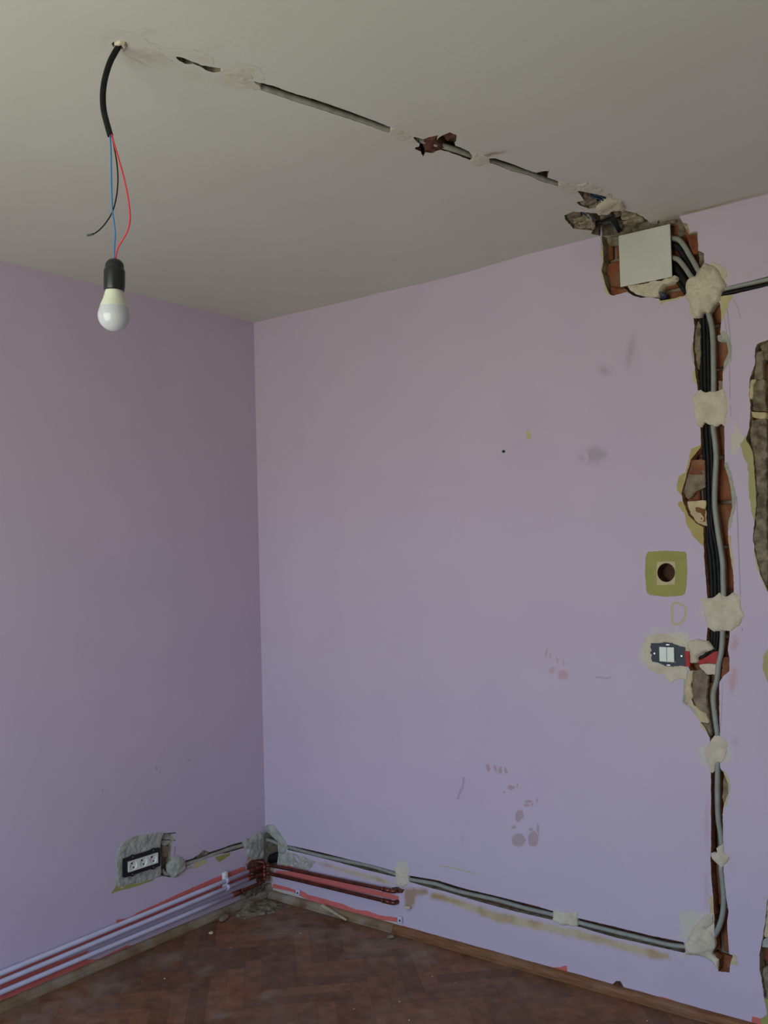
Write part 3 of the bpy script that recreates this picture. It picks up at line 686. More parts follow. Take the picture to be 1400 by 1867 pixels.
# broken lumps left inside the chases
def IN(pts, top, mt, **k): return P('R', pts, -top, mt, base=-0.036, rim=0.012, rough=0.004, name='rubble_lump', skirt=True, **k)
IN(A7([(400,520),(545,560),(560,860),(440,900),(350,1000),(285,930),(340,720)]), 0.012, MORTAR)
IN(A7([(400,520),(550,520),(550,700),(360,700)]), 0.009, BRICK)
IN(A7([(340,1030),(560,1015),(575,1330),(470,1300),(380,1180)]), 0.010, CREAM)
IN(A7([(440,1100),(560,1120),(560,1280),(500,1280),(520,1180),(450,1150)]), 0.007, BRICK)
IN(A5([(480,560),(500,620),(500,900),(490,1180),(460,1100),(430,850),(440,620)]), 0.010, DIRT)
IN(B1([(650,570),(740,545),(800,620),(780,820),(830,1100),(830,1200),(780,1150),(730,1060),(700,950),(640,840),(640,700)]), 0.010, MORTAR)
IN(B1([(720,500),(820,480),(890,500),(880,600),(800,590),(740,540)]), 0.004, PLASTER)
IN(B1([(960,430),(1020,430),(1025,550),(970,600),(935,640),(940,540)]), 0.008, BRICK)
IN(B1([(740,1050),(830,1060),(835,1200),(790,1150)]), 0.004, DIRT)
IN(B2([(790,580),(850,720),(850,850),(790,1000),(770,900)]), 0.010, MORTAR)
IN(A5([(715,740),(800,720),(830,810),(715,815)]), 0.008, PLASTERG)
IN(A5([(720,1290),(790,1290),(780,1400),(720,1430)]), 0.012, DIRT)
IN(BX([(1060,230),(1200,280),(1225,500),(1150,520),(1080,330)]), 0.012, BRICK)
IN(BX([(1225,500),(1290,520),(1300,620),(1270,690),(1235,640)]), 0.006, DIRT)
IN(BX([(160,330),(300,300),(300,400),(160,420)]), 0.02, DIRT)
IN(BX([(190,900),(400,930),(400,970),(250,1010),(200,990)]), 0.016, BRICK)
IN(BX([(770,965),(850,990),(850,1030),(780,1050)]), 0.004, NAVY)
IN(BX([(650,190),(800,120),(960,110),(930,160),(700,220),(640,240)]), 0.012, DIRT)
lump('R', uv('R', [(1099,385),(1205,360),(1240,352),(1238,402),(1130,428),(1099,440)]), -0.030, DIRT, R_, 'rubble_lump', base=-0.06, rough=0.006)
lump('R', uv('R', BX([(960,110),(1040,110),(1060,240),(960,330)])), -0.03, DIRT, R_, 'rubble_lump', base=-0.06)
lump('R', uv('R', E1([(640,230),(740,170),(900,150),(900,420),(700,420),(690,300)])), -0.012, DIRT, R_, 'rubble_lump', base=-0.056, rough=0.006)
lump('R', uv('R', E1([(600,330),(700,300),(700,700),(560,720),(590,500)])), -0.006, MORTAR, R_, 'rubble_lump', base=-0.056, rough=0.006)
lump('R', uv('R', E1([(530,730),(600,710),(570,780),(560,960),(520,1000),(515,850)])), -0.002, CREAM, R_, 'rubble_lump', base=-0.056)
lump('R', uv('R', E1([(580,720),(720,710),(740,1150),(560,1160),(560,980),(575,800)])), -0.009, DIRT, R_, 'rubble_lump', base=-0.056, rough=0.006)
lump('R', uv('R', E1([(530,1170),(740,1180),(740,1290),(560,1250)])), -0.004, CREAM, R_, 'rubble_lump', base=-0.056)
lump('R', uv('R', E1([(540,1290),(740,1260),(760,1870),(560,1870),(520,1520)])), -0.007, DIRT, R_, 'rubble_lump', base=-0.056, rough=0.007)
lump('R', uv('R', E2_([(460,0),(600,0),(600,1000),(620,1250),(600,1560),(530,1400),(480,1200),(455,1000),(480,800),(490,500)])), -0.006, DIRT, R_, 'rubble_lump', base=-0.056, rough=0.007)
lump('R', uv('R', [(1396,1640),(1440,1635),(1440,1705),(1392,1710)]), -0.006, CREAM, R_, 'rubble_lump', base=-0.056, rough=0.006)
lump('R', uv('R', [(1391,1713),(1410,1710),(1410,1728),(1388,1728)]), -0.004, PLASTERG, R_, 'rubble_lump', base=-0.056, rough=0.006)
lump('R', uv('R', [(1388,1770),(1410,1772),(1440,1830),(1396,1822)]), -0.010, DIRT, R_, 'rubble_lump', base=-0.056, rough=0.006)

# ------------------------------------------------------------------ left wall finish
patch('L', [(0,1793),(0,1850),(60,1822),(120,1797),(170,1775),(205,1754),(260,1728),(262,1722),(230,1724),(200,1738),(180,1748),(165,1750),(150,1748),(163,1732),(120,1748),(60,1768)], SALMON, L_, cell=0.004, label='salmon pink undercoat around the lowest pipe')
patch('L', [(0,1781),(0,1790),(150,1726),(300,1664),(420,1614),(458,1598),(455,1588),(300,1650),(150,1714)], SALMON, L_, cell=0.004)
patch('L', [(212,1686),(212,1677),(236,1673),(248,1665),(290,1646),(340,1623),(390,1601),(446,1579),(450,1592),(400,1611),(300,1652),(240,1682)], SALMON, L_, cell=0.003, label='salmon pink undercoat band above the pipes')
P('L', SK([(985,160),(880,180),(720,200),(560,230),(420,250),(330,300),(220,370),(140,500),(110,700),(130,980),(80,1080),(110,1160),(200,1190),(300,1140),(480,1100),(700,1060),(900,985),(935,980),(935,760),(925,440),(935,320)]), 0.003, mt=PLASTERG, rim=0.015, rough=0.003, cell=0.003)
P('L', SK([(1110,610),(1250,600),(1360,680),(1380,850),(1290,930),(1200,1000),(1130,985),(1060,900),(1060,780),(1130,680)]), 0.012, mt=PLASTERG, rim=0.02, rough=0.004)
patch('L', SK([(25,1285),(110,1160),(130,1130),(220,1200),(340,1060),(420,1070),(460,1110),(560,1090),(680,1060),(800,1020),(800,1050),(680,1090),(510,1150),(340,1205),(180,1235),(40,1292)]), OLIVE, L_, jit=0.001)
patch('L', LF([(870,470),(980,430),(985,470),(880,515),(850,515)]), YELLOW, L_); patch('L', LF([(1060,410),(1200,375),(1190,400),(1100,460),(1075,440)]), OLIVE, L_)
patch('L', LF([(800,500),(850,490),(850,515),(800,520)]), PLASTERG, L_)
P('L', LF([(900,400),(960,345),(1010,372),(980,395),(910,425)]), 0.001, mt=DIRT, rim=0.01)
P('L', CO([(390,480),(430,430),(480,440),(560,370),(640,330),(705,340),(712,560),(715,760),(640,760),(540,765),(430,690),(445,600),(390,560)]), 0.010, mt=PLASTERG, rim=0.02, rough=0.004)
lump('L', uv('L', SK([(990,200),(1160,200),(1155,310),(1000,320)])), -0.012, PLASTERG, L_, 'rubble_lump', base=-0.036, rough=0.002)
lump('L', uv('L', SK([(985,335),(1150,330),(1120,420),(985,425)])), -0.013, PLASTERG, L_, 'rubble_lump', base=-0.036, rough=0.002)
lump('L', uv('L', SK([(985,440),(1120,440),(1100,640),(990,640)])), -0.012, MORTAR, L_, 'rubble_lump', base=-0.036, rough=0.002)
patch('L', strip(SK([(1000,200),(1205,183)]), 1.6), BLACKP, L_, name='saw_cut', jit=0.0004, cell=0.0015); patch('L', strip(SK([(1150,325),(1200,318)]), 1.2), BLACKP, L_, name='saw_cut', jit=0.0004, cell=0.0015)
smear('L', CO([(430,690),(700,560),(715,900),(560,900),(400,860)]), ST_BROWN, L_, name='rust_stain', fade=0.02)
smear('L', CO([(380,840),(500,750),(530,900),(420,900)]), ST_BROWN, L_, name='rust_stain', fade=0.01)
smear('L', strip(SK([(1185,440),(1185,590)]), 3), ST_PENCIL, L_, name='pencil_line', fade=0.001, cell=0.0015)
smear('L', strip(LF([(880,545),(920,545)]), 3), ST_SOOT, L_, name='scuff', fade=0.003)
smear('R', CO([(730,480),(930,560),(930,850),(860,1000),(860,1140),(730,1140)]), ST_BROWN, R_, name='rust_stain', fade=0.01)

P('L', CO([(430,880),(480,780),(600,760),(715,740),(722,900),(722,1130),(600,1140),(560,1000),(450,930)]), 0.006, mt=BROWNB, rim=0.02, rough=0.005)
P('L', CO([(330,1330),(480,1230),(620,1170),(722,1150),(722,1290),(560,1370),(400,1430),(330,1400)]), 0.010, mt=DIRT, rim=0.02, rough=0.006)
P('R', CO([(728,1130),(830,1140),(850,1240),(850,1340),(740,1320)]), 0.010, mt=DIRT, rim=0.015, rough=0.006)
lump('F', uv('F', [(425,1668),(455,1650),(482,1640),(500,1643),(520,1652),(500,1664),(470,1668),(445,1676)]), 0.006, DIRT, floor, 'dirt_heap', base=-0.008, rim=0.03, rough=0.006, jit=0.006)
# ------------------------------------------------------------------ ceiling finish
P('C', C1([(930,262),(1000,265),(1080,262),(1130,320),(1170,400),(1080,400),(1000,380),(930,300)]), 0.0012, mt=PLASTC, jit=0.008, rim=0.04, rough=0.0016)
P('C', C2([(1000,392),(1040,365),(1090,370),(1150,410),(1200,465),(1130,450),(1060,430)]), 0.0016, mt=PLASTC, jit=0.008, rim=0.03, rough=0.0018)
P('C', C3([(480,205),(520,215),(600,240),(605,268),(560,285),(500,285),(475,255),(500,235)]), 0.002, mt=PLASTC, jit=0.008, rim=0.02, rough=0.0018)
P('C', C3([(1045,385),(1100,395),(1160,425),(1170,465),(1120,465),(1050,430)]), 0.002, mt=PLASTC, jit=0.008, rim=0.02, rough=0.0018)
P('C', C4([(180,60),(240,40),(310,80),(400,120),(410,145),(300,115),(180,92)]), 0.003, mt=PLASTC, jit=0.008, rim=0.015, rough=0.002)
P('C', C4([(300,205),(330,175),(410,155),(470,160),(490,200),(480,222),(410,215),(380,240),(310,238)]), 0.010, rim=0.012, rough=0.004)
P('C', C1([(340,130),(420,120),(520,150),(600,190),(620,220),(560,235),(470,225),(400,195),(340,160)]), 0.001, mt=PLASTC, jit=0.008, rim=0.05, rough=0.0018)
P('C', [(209,84),(210,77),(218,74),(228,76),(232,82),(226,90),(222,96),(226,86),(220,80),(213,82),(208,90)], 0.006, rim=0.004, rough=0.002, cell=0.0015)
for e_ in (ell(225,85,62,22,8), ell(280,100,56,24,12), ell(350,120,50,24,14), ell(430,140,46,26,15), ell(228,74,40,12,-14)):
    smear('C', e_, ST_GREEN, C_, name='plaster_smear', fade=0.05, cell=0.009, jit=0.02)
for e_ in (ell(265,62,26,5,-20), ell(380,92,26,4,-22), ell(195,68,16,4,0), ell(250,110,34,5,25), ell(900,280,30,6,-12), ell(1075,345,24,8,0)):
    smear('C', e_, ST_BROWN, C_, name='trowel_mark', fade=0.02, cell=0.006)
for e_ in (ell(740,245,26,12,25), ell(872,290,26,12,15), ell(1040,345,34,14,20), ell(1110,372,46,14,20), ell(1220,400,60,12,-14), ell(780,262,30,14,20)):
    smear('C', e_, ST_PLAST, C_, name='plaster_smear', fade=0.03, cell=0.006, jit=0.01)
smear('C', strip([(1238,391),(1290,379),(1340,365),(1398,351)], [10,8,6,4]), ST_BEIGE, C_, name='damp_stain', fade=0.02, cell=0.006)
def CI(pts, top, mt): return lump('C', uv('C', pts), -top, mt, C_, 'rubble_lump', base=-0.04, rim=0.012, rough=0.005)
CI(C3([(205,115),(280,95),(260,135),(320,190),(230,205),(190,195),(180,150)]), 0.004, BROWNB); CI(C3([(320,92),(390,95),(390,150),(330,150),(300,120)]), 0.012, BROWNB)
CI(C4([(110,262),(200,240),(230,330),(160,335),(120,285)]), 0.006, DIRT); CI(C4([(160,290),(260,260),(300,330),(280,350),(170,338)]), 0.004, EDGE)
CI(C4([(330,260),(480,230),(560,290),(400,330),(330,300)]), 0.012, DIRT); CI(C4([(470,250),(600,280),(620,310),(500,340),(460,300)]), 0.008, EDGE)
CI(C4([(180,165),(240,130),(310,170),(260,208),(200,190)]), 0.006, MORTAR)
CI(C1([(645,190),(700,208),(700,226),(660,212)]), 0.012, MORTAR); CI(C1([(830,255),(915,265),(915,280),(840,272)]), 0.008, MORTAR)

# ------------------------------------------------------------------ cables and conduits
def run(name, pl, pts, r, mt, d, label, cat, group=None, **k):
    """pts photo points (x,y[,depth])"""
    Pn = [at(pl, p[0], p[1], p[2] if len(p) > 2 else d) for p in pts]
    o = tube(name, Pn, r, mt, **k); return tag(o, label, cat, group)
G = 'grey electrical conduits in the cut wall chases'
run('electrical_conduit', 'R', [(1286,545,-.02),(1289,560,-.014),(1294,580),(1297.5,595),(1299.7,620),(1300.5,650),(1301,710),(1300,745,-.012),(1300.5,782),(1303.5,805),(1305.7,835),(1304,872),(1302.8,910),(1305,940),
    (1310,977),(1317,1022),(1318.3,1058),(1319,1084),(1318,1120,-.012),(1317.3,1154),(1315.5,1184),(1310,1212),(1307,1240),(1301.6,1259),(1300.6,1278),(1303.4,1306),(1308,1339),(1309,1368,-.012),
    (1308.7,1392),(1308,1425),(1308,1455),(1309.5,1492),(1314,1522),(1315.5,1540),(1315,1565,-.012),(1315,1586),(1318,1611),(1319.5,1637),(1318,1663),(1312,1687),(1302,1706,-.01),(1290,1718,-.013)],
    0.0088, GREYPVC, -0.006, 'long grey electrical conduit running down the vertical brick chase at right', 'conduit', G)
run('electrical_conduit', 'R', [(1270,1729,-.014),(1246,1725.5),(1224,1723),(1189,1715),(1160,1708),(1117,1697.5),(1056,1682),(1030,1674,-.013),(1006,1667),(956,1655),(903,1640),(849,1628),(820,1620),(796,1612),(770,1607),(746,1603),
    (733,1599,-.013),(720,1593),(680,1580),(637,1571),(580,1559),(528.6,1545),(515,1541,-.013),(507,1538),(497,1533.5),(488,1531),(483.5,1530)],
    0.0080, GREYPVC, -0.0085, 'grey electrical conduit in the low horizontal chase of the right-hand wall', 'conduit', G)
run('electrical_conduit', 'L', [(322,1578,-.012),(340,1574.5),(360,1569),(380,1561),(400,1554),(422,1546.5),(446,1540),(465,1534,-.013),(478,1531,-.012)],
    0.0085, GREYDUST, -0.009, 'short dusty grey conduit in the left wall chase beside the triple socket', 'conduit', G)
run('electrical_conduit', 'L', [(296,1586,-.012),(299,1591,-.012),(304,1594,-.010),(310,1592,-.008),(318,1586,-.012)], 0.007, GREYDUST, -0.01, 'bent end of grey conduit under the broken gap right of the triple socket', 'conduit')
run('electrical_conduit', 'C', [(300,104,-.024),(330,109,-.020),(352,116,-.014),(380,124,-.013),(395,128,-.013),(430,141,-.0125),(457,152.5),(500,166.5),(540,180),(577,192),(620,206.5),(663,221),(711,237.5),(745,250,-.0125),(790,261,-.011),(823,270.5),(843,277),(868,286,-.0115),(892,293.5),(931,305.5),(963,316),(1010,333),(1050,349,-.0125),(1085,366,-.022),(1130,385,-.03),(1168,403,-.035)],
    0.0078, GREYDUST, -0.0085, 'dusty grey conduit lying in the long cut across the ceiling', 'conduit', G)
run('electrical_conduit', 'R', [(1212,432,-.03),(1226,434.5,-.016),(1237,437),(1247,448),(1257.6,466),(1268.6,485),(1276,500,-.008),(1284,520,-.014)], 0.0085, GREYPVC, -0.004, 'upper grey conduit curving out of the white junction box', 'conduit', 'conduits leaving the junction box')
run('electrical_conduit', 'R', [(1214,468,-.03),(1226,470,-.016),(1237,474),(1248,487),(1257.6,501),(1264,511),(1272,530,-.014)], 0.0085, GREYPVC, -0.004, 'lower grey conduit curving out of the white junction box', 'conduit', 'conduits leaving the junction box')
run('electrical_conduit', 'R', [(1306,530,-.014),(1322,526.5),(1350,520.5),(1400,509.5),(1460,496)], 0.0075, GREYPVC, -0.006, 'grey conduit in the short chase leading to the right edge from the big plaster blob', 'conduit')
tag(run('black_cable', 'R', [(1302,539,-.014),(1318,536),(1350,529.5),(1400,519.5),(1460,506)], 0.0055, BLACKC, -0.008, '', 'cable'), 'black cable below the grey conduit leading to the right edge', 'cable')
mid = [(1282,548,-.024),(1283,575),(1284,600),(1285,650),(1286,708),(1287,745,-.022),(1288,786),(1291,830),(1292,870),(1293,910),(1293.5,950),(1297,985),(1301,1010),(1304,1050),(1305,1086),(1305,1120,-.022),(1304,1153),(1302,1172)]
for off, tail, lb in ((-7.2, [(1293,1186),(1283,1196),(1272,1203,-.012),(1262,1204,-.014)], 'leftmost of the three black cables in the vertical chase'),
                      (-0.4, [(1299,1187),(1290,1198,-.012),(1279,1206,-.014)], 'middle one of the three black cables in the vertical chase'),
                      (6.4, [(1305,1184),(1298,1192,-.014),(1286,1200,-.02)], 'black cable right beside the grey conduit in the vertical chase')):
    pts = [(p[0]+off*(0.8 if p[1] > 1130 else 0.55 if 930 < p[1] < 975 else 1.0), p[1]+(0 if off > 0 else 2), p[2] if len(p) > 2 else -0.0205-0.001*(abs(off) < 2)) for p in mid]+[(t[0], t[1], t[2] if len(t) > 2 else -0.010) for t in tail]
    run('black_cable', 'R', pts, 0.0060, BLACKC, -0.012, lb, 'cable', 'black cables in the vertical chase')
run('black_cable', 'R', [(1212,445,-.034),(1226,447,-.028),(1238,453,-.026),(1250,472,-.026),(1263,495,-.026),(1274,515,-.028)], 0.0105, BLACKC, -0.012, 'thick black cable between the two conduits beside the junction box', 'cable', 'black cables leaving the junction box')
run('black_cable', 'R', [(1212,478,-.034),(1228,484,-.030),(1239,497,-.028),(1250,514,-.028),(1262,535,-.032),(1274,556,-.034)], 0.0120, BLACKC, -0.012, 'thick black cable under the lower conduit beside the junction box', 'cable', 'black cables leaving the junction box')
run('black_cable', 'R', [(1210,492,-.034),(1225,502,-.034),(1236,513,-.034),(1248,530,-.034),(1262,550,-.034)], 0.0080, BLACKC, -0.014, 'lowest black cable slanting from the junction box bottom corner', 'cable', 'black cables leaving the junction box')
run('black_cable', 'R', [(1136,521,-.02),(1150,533,-.012),(1162,540,-.006),(1175,541,-.006),(1186,537,-.012)], 0.0025, BLACKC, -0.01, 'thin black wire looping under the junction box', 'cable')
run('black_cable', 'R', [(476,1573,-.032),(485,1569,-.030),(497,1564,-.030),(510,1559,-.032),(518,1556,-.034)], 0.019, BLACKC, -0.025, 'thick black cable inside the dark corner hole above the copper pipes', 'cable')
for pts, lb in (([(1062,388),(1072,396),(1082,404)], 'blue wire at the left end of the broken ceiling hole'), ([(1112,404),(1120,412),(1127,424)], 'blue wire just above the junction box corner'),
                ([(1078,358),(1092,362),(1106,369)], 'blue wire in the small ceiling gap above the broken hole')):
    run('blue_wire', 'C', [(p[0], p[1], -.006) for p in pts], 0.0026, BLUED, -0.004, lb, 'wire', 'blue wires in the ceiling breakout')
    run('blue_wire', 'C', [(p[0]+5, p[1]-3, -.010) for p in pts], 0.0026, BLUED, -0.004, lb.replace('blue wire', 'second blue wire, right behind the one'), 'wire', 'blue wires in the ceiling breakout')
for pts, lb in (([(1070,412,-.02),(1100,402,-.012),(1125,398,-.008),(1150,402,-.02)], 'black cable crossing the broken ceiling hole'), ([(1085,360,-.018),(1100,366,-.010),(1112,372,-.016)], 'black cable in the small ceiling gap above the broken hole'),
                ([(1116,378,-.02),(1118,396,-.008),(1130,420,-.012)], 'black cable dropping toward the junction box from the ceiling hole')):
    run('black_cable', 'C', pts, 0.006, BLACKC, -0.01, lb, 'cable', 'black cables in the ceiling breakout')
o = lump('R', uv('R', B1([(700,475),(725,450),(800,415),(860,372),(905,360),(898,488),(820,478),(745,492)])), 0.0, REDP, None, 'cable_sleeve', base=-0.02, rim=0.02, rough=0.001, jit=0.001)
tag(o, 'flattened red plastic sleeve in the chase right of the switch', 'sleeve')

# ------------------------------------------------------------------ junction box
jb = thing('junction_box', 'large white square junction box cover high on the wall by the ceiling', 'junction box', at('R', 1177, 467, -0.05))
bm = bmesh.new(); box(bm, at('R', 1180, 466, -0.026), (0.160, 0.050, 0.160), 0.006); bm_obj('box_body', bm, PLASTERG, jb)
c0, c1, c2, c3 = [at('R', x, y, 0.004) for x, y in ((1128,430.5), (1221.5,408), (1226,505), (1131,523.5))]
cen = (c0+c1+c2+c3)/4; wv = ((c1-c0)+(c2-c3))/2; hv = ((c0-c3)+(c1-c2))/2
bm = bmesh.new(); M3 = Matrix((wv.normalized(), Vector((0, -1, 0)), hv.normalized())).transposed().to_4x4()
box(bm, (0, 0, 0), (wv.length, 0.007, hv.length), 0.0025, rot=M3); bmesh.ops.translate(bm, vec=cen, verts=bm.verts)
bm_obj('cover', bm, COVERP, jb)

# ------------------------------------------------------------------ light switch (two rockers, no outer frame)
sc = at('R', 1219.3, 1192.8, 0.0); M = frame_mtx('R', sc+Vector((0, -0.004, 0)))
sw = thing('light_switch', 'frameless double light switch with navy mounting plate in rough plaster', 'switch', sc)
def lobj(name, bm, mt, par, M, smooth=False):
    bmesh.ops.transform(bm, matrix=M, verts=bm.verts); return bm_obj(name, bm, mt, par, smooth)
def prism(bm, pts, z0, z1, inner=None):
    n = len(pts)
    a = [bm.verts.new((x, y, z1)) for x, y in pts]; b = [bm.verts.new((x, y, z0)) for x, y in pts]
    for i in range(n): bm.faces.new((a[i], a[(i+1) % n], b[(i+1) % n], b[i]))
    if inner:
        m_ = len(inner); c = [bm.verts.new((x, y, z1)) for x, y in inner]; d = [bm.verts.new((x, y, z0)) for x, y in inner]
        for i in range(m_): bm.faces.new((c[i], d[i], d[(i+1) % m_], c[(i+1) % m_]))
        for o_, i_ in ((a, c), (b, d)):
            es = []
            for L in (o_, i_):
                for i in range(len(L)):
                    e = bm.edges.get((L[i], L[(i+1) % len(L)])) or bm.edges.new((L[i], L[(i+1) % len(L)])); es.append(e)
            bmesh.ops.triangle_fill(bm, use_beauty=True, edges=es)
    else: bm.faces.new(a); bm.faces.new(b[::-1])
s_ = 0.115/328.0                            # metres per zoomed pixel
loc = lambda pts: [((x-438)*s_, -(y-391)*s_*1.0-(x-438)*s_*0.0) for x, y in pts]
bm = bmesh.new()
prism(bm, loc([(275,292),(340,290),(395,282),(400,277),(480,283),(485,290),(530,302),(540,310),(600,318),(600,345),(596,352),(596,440),(602,450),(600,492),(540,490),(535,496),(490,497),(485,503),(400,500),(390,492),(330,470),(280,465),(280,448),(273,445),(273,420),(280,415),(280,395),(266,390),(266,372),(278,368),(278,345),(270,340),(270,315),(276,310)])[::-1],
      -0.002, 0.004, loc([(356,318),(506,324),(508,468),(358,462)]))
lobj('mounting_plate', bm, NAVY, sw, M)
for y in (300, 490):
    bm = bmesh.new(); box(bm, ((440-438)*s_, -(y-391)*s_, 0.0045), (0.012, 0.004, 0.001), 0.0004); lobj('claw_slot', bm, STEEL, sw, M)
for x0, x1 in ((360, 429), (433, 502)):
    bm = bmesh.new(); box(bm, (((x0+x1)/2-438)*s_, 0, 0.006), ((x1-x0)*s_, 0.048, 0.008), 0.0012)
    lobj('rocker', bm, WHITEP, sw, M@Matrix.Rotation(math.radians(-3), 4, 'X'))
for x, y in ((308, 387), (568, 400)):
    bm = bmesh.new(); bmesh.ops.create_cone(bm, segments=14, radius1=0.0035, radius2=0.003, depth=0.0016, cap_ends=True)
    bmesh.ops.translate(bm, vec=((x-438)*s_, -(y-391)*s_, 0.0046), verts=bm.verts); sv = lobj('screw', bm, STEEL, sw, M)
bm = bmesh.new(); box(bm, ((612-438)*s_, -(425-391)*s_, -0.006), (0.020, 0.050, 0.018), 0.001); rb = lobj('back_box_edge', bm, REDP, sw, M); rb['label'] = 'red edge of the flush back box'
# ------------------------------------------------------------------ triple socket
k0, k1, k2, k3 = [at('L', x, y, 0.011) for x, y in ((223.5,1566), (293,1544.5), (292.5,1578.5), (226,1601))]
scn = (k0+k1+k2+k3)/4; sw_, sh_ = ((k1-k0).length+(k2-k3).length)/2, ((k0-k3).length+(k1-k2).length)/2
Xd = ((k1-k0)+(k2-k3)).normalized(); Yd = Vector((1, 0, 0)).cross(Xd)*1.0; Nd = Vector((1, 0, 0)); Yd = Nd.cross(Xd)
M = Matrix.Identity(4)
for i in range(3): M[i][0], M[i][1], M[i][2], M[i][3] = Xd[i], Yd[i], Nd[i], scn[i]
print('socket', sw_, sh_)
so = thing('power_socket', 'frameless triple power socket with black mounting plate low on the left wall', 'socket', at('L', 260, 1573, 0))
def rrect(w, h, r, n=5, cx=0, cy=0):
    out = []
    for qx, qy, a0 in ((1, 1, 0), (-1, 1, 90), (-1, -1, 180), (1, -1, 270)):
        for i in range(n+1):
            a = math.radians(a0+90*i/n); out.append((cx+qx*(w/2-r)+r*math.cos(a), cy+qy*(h/2-r)+r*math.sin(a)))
    return out
iw, ih = sw_*0.80, sh_*0.56
bm = bmesh.new(); prism(bm, rrect(sw_, sh_, 0.008), -0.006, 0.0, rrect(iw, ih, 0.002, cx=sw_*0.015)); lobj('mounting_plate', bm, BLACKP, so, M)
for fx, fy in ((-0.26, 0.5), (0.3, 0.5), (-0.26, -0.5), (0.3, -0.5)):
    bm = bmesh.new(); prism(bm, rrect(0.014, 0.010, 0.003, cx=fx*sw_, cy=fy*(sh_-0.002)), -0.005, 0.001); lobj('fixing_lug', bm, BLACKP, so, M)
    bm = bmesh.new(); bmesh.ops.create_cone(bm, segments=12, radius1=0.0028, radius2=0.0024, depth=0.0016, cap_ends=True)
    bmesh.ops.translate(bm, vec=(fx*sw_, fy*(sh_-0.008), 0.0014), verts=bm.verts); lobj('screw', bm, STEEL, so, M)
bm = bmesh.new(); ow = iw/3
for k in range(3):
    cx = sw_*0.015+(k-1)*ow; rr_ = min(ow, ih)*0.42
    bm = bmesh.new(); circ = [(cx+rr_*math.cos(2*math.pi*i/28), rr_*math.sin(2*math.pi*i/28)) for i in range(28)]
    prism(bm, rrect(ow-0.0006, ih-0.001, 0.0015, cx=cx), -0.004, 0.0045, circ)
    # recessed cup
    a = [bm.verts.new((x, y, 0.0045)) for x, y in circ]; b = [bm.verts.new((cx+(x-cx)*0.93, y*0.93, -0.001)) for x, y in circ]
    for i in range(28): bm.faces.new((a[i], b[i], b[(i+1) % 28], a[(i+1) % 28]))
    bm.faces.new(b)
    so_ = lobj('socket_outlet', bm, WHITEP, so, M)
    for t in (45, 225):
        bm = bmesh.new(); bmesh.ops.create_cone(bm, segments=12, radius1=0.0036, radius2=0.0036, depth=0.003, cap_ends=True)
        bmesh.ops.translate(bm, vec=(cx-0.0095*math.cos(math.radians(90-t*0)) if False else cx+0.0095*math.cos(math.radians(90+t-45+25)), 0.0095*math.sin(math.radians(90+t-45+25)), -0.0018), verts=bm.verts)
        lobj('pin_hole', bm, BLACKP, so_, M)

# ------------------------------------------------------------------ pendant bulb
def dep(x, y, d): return Vector(CAM+ray(x, y)*d)
hole_d = float((np.array(at('C', 217, 82))-CAM)@AF)
top = at('C', 217, 82, 0)
pn = thing('pendant_lamp', 'white light bulb in black holder hanging on bare wires from the ceiling', 'lamp', top)
d1 = hole_d-0.05
dd = lambda y: hole_d-0.07*min(1, max(0, (y-90)/150.0))
slv = [top+Vector((0, 0, 0.03)), top+Vector((0, 0, 0.002))]+[dep(x, y, dd(y)) for x, y in ((210,95),(202,110),(195.5,128),(190,150),(187.5,175),(189,200),(194,222),(201,247))]
sl = tube('cable_sleeve', slv, 0.0062, BLACKC, pn, n=16)
d2 = dd(247)-0.0
def wire(nm, mt, pts, r, lab):
    o = tube(nm, [dep(x, y, d2+dz) for x, y, dz in pts], r, mt, pn, n=8); o['label'] = lab; return o
wire('wire', BLUE, [(200,240,0),(201,252,0),(202.5,285,0),(203,330,0),(204,360,0),(205,385,0),(208.5,410,0),(210,430,0),(208.5,450,0),(209,478,0)], 0.0016, 'blue wire')
wire('wire', BLACKC, [(202,240,0),(206,258,.004),(212,290,.006),(215,325,.006),(212,360,.004),(204,388,.002),(190,410,0),(175,424,0),(166,427.5,0)], 0.0014, 'loose black wire')
wire('wire', RED, [(203,240,0),(206,255,-.003),(215,285,-.004),(226,325,-.004),(234,365,-.004),(237,395,-.004),(234,417,-.004),(225,435,-.003),(215,452,-.001),(211.5,466,0),(210.5,478,0)], 0.0017, 'red wire')
o = tube('wire_end', [dep(170,426.5,d2), dep(165,428,d2), dep(158.5,429.5,d2)], 0.0022, mat('green_tip', sr(60,84,74), 0.6), pn, n=8, sub=2)
px = d2/FPX
hc_ = dep(209, 472, d2); axis = Vector((0, 0, -1))
ax = (dep(207.5, 604, d2)-dep(209, 472, d2)); Ltot = ax.length; ax.normalize()
k = Ltot/132.0                               # metres per photo pixel along the lamp
hold = [(0.1,0),(6,0.3),(10,2),(13.5,5),(16,9),(16.8,14),(16.8,19),(18.2,20),(19,24),(19,30),(19,50),(18.4,53.5),(18,58),(16.6,58),(16,50),(15,44),(0.1,44)]
lathe('lamp_holder', [(r*k, z*k) for r, z in hold], hc_, BLACKP, pn, axis=ax)
base = [(0.1,46),(14,46),(15.2,52),(15.8,58),(17,64),(20,74),(24,83.5),(25.2,87.6)]
bb = lathe('bulb', [(r*k, z*k) for r, z in base], hc_, BULBB, pn, axis=ax)
R_b = 28.9; zc = 132-R_b
dome = [(25.2,87.6),(26.6,92),(28.0,97)]+[(R_b*math.cos(math.radians(t)), zc+R_b*math.sin(math.radians(t))) for t in range(-5, 91, 5)]
lathe('bulb_dome', [(r*k, z*k) for r, z in dome], hc_, BULBD, bb, axis=ax, n=56)

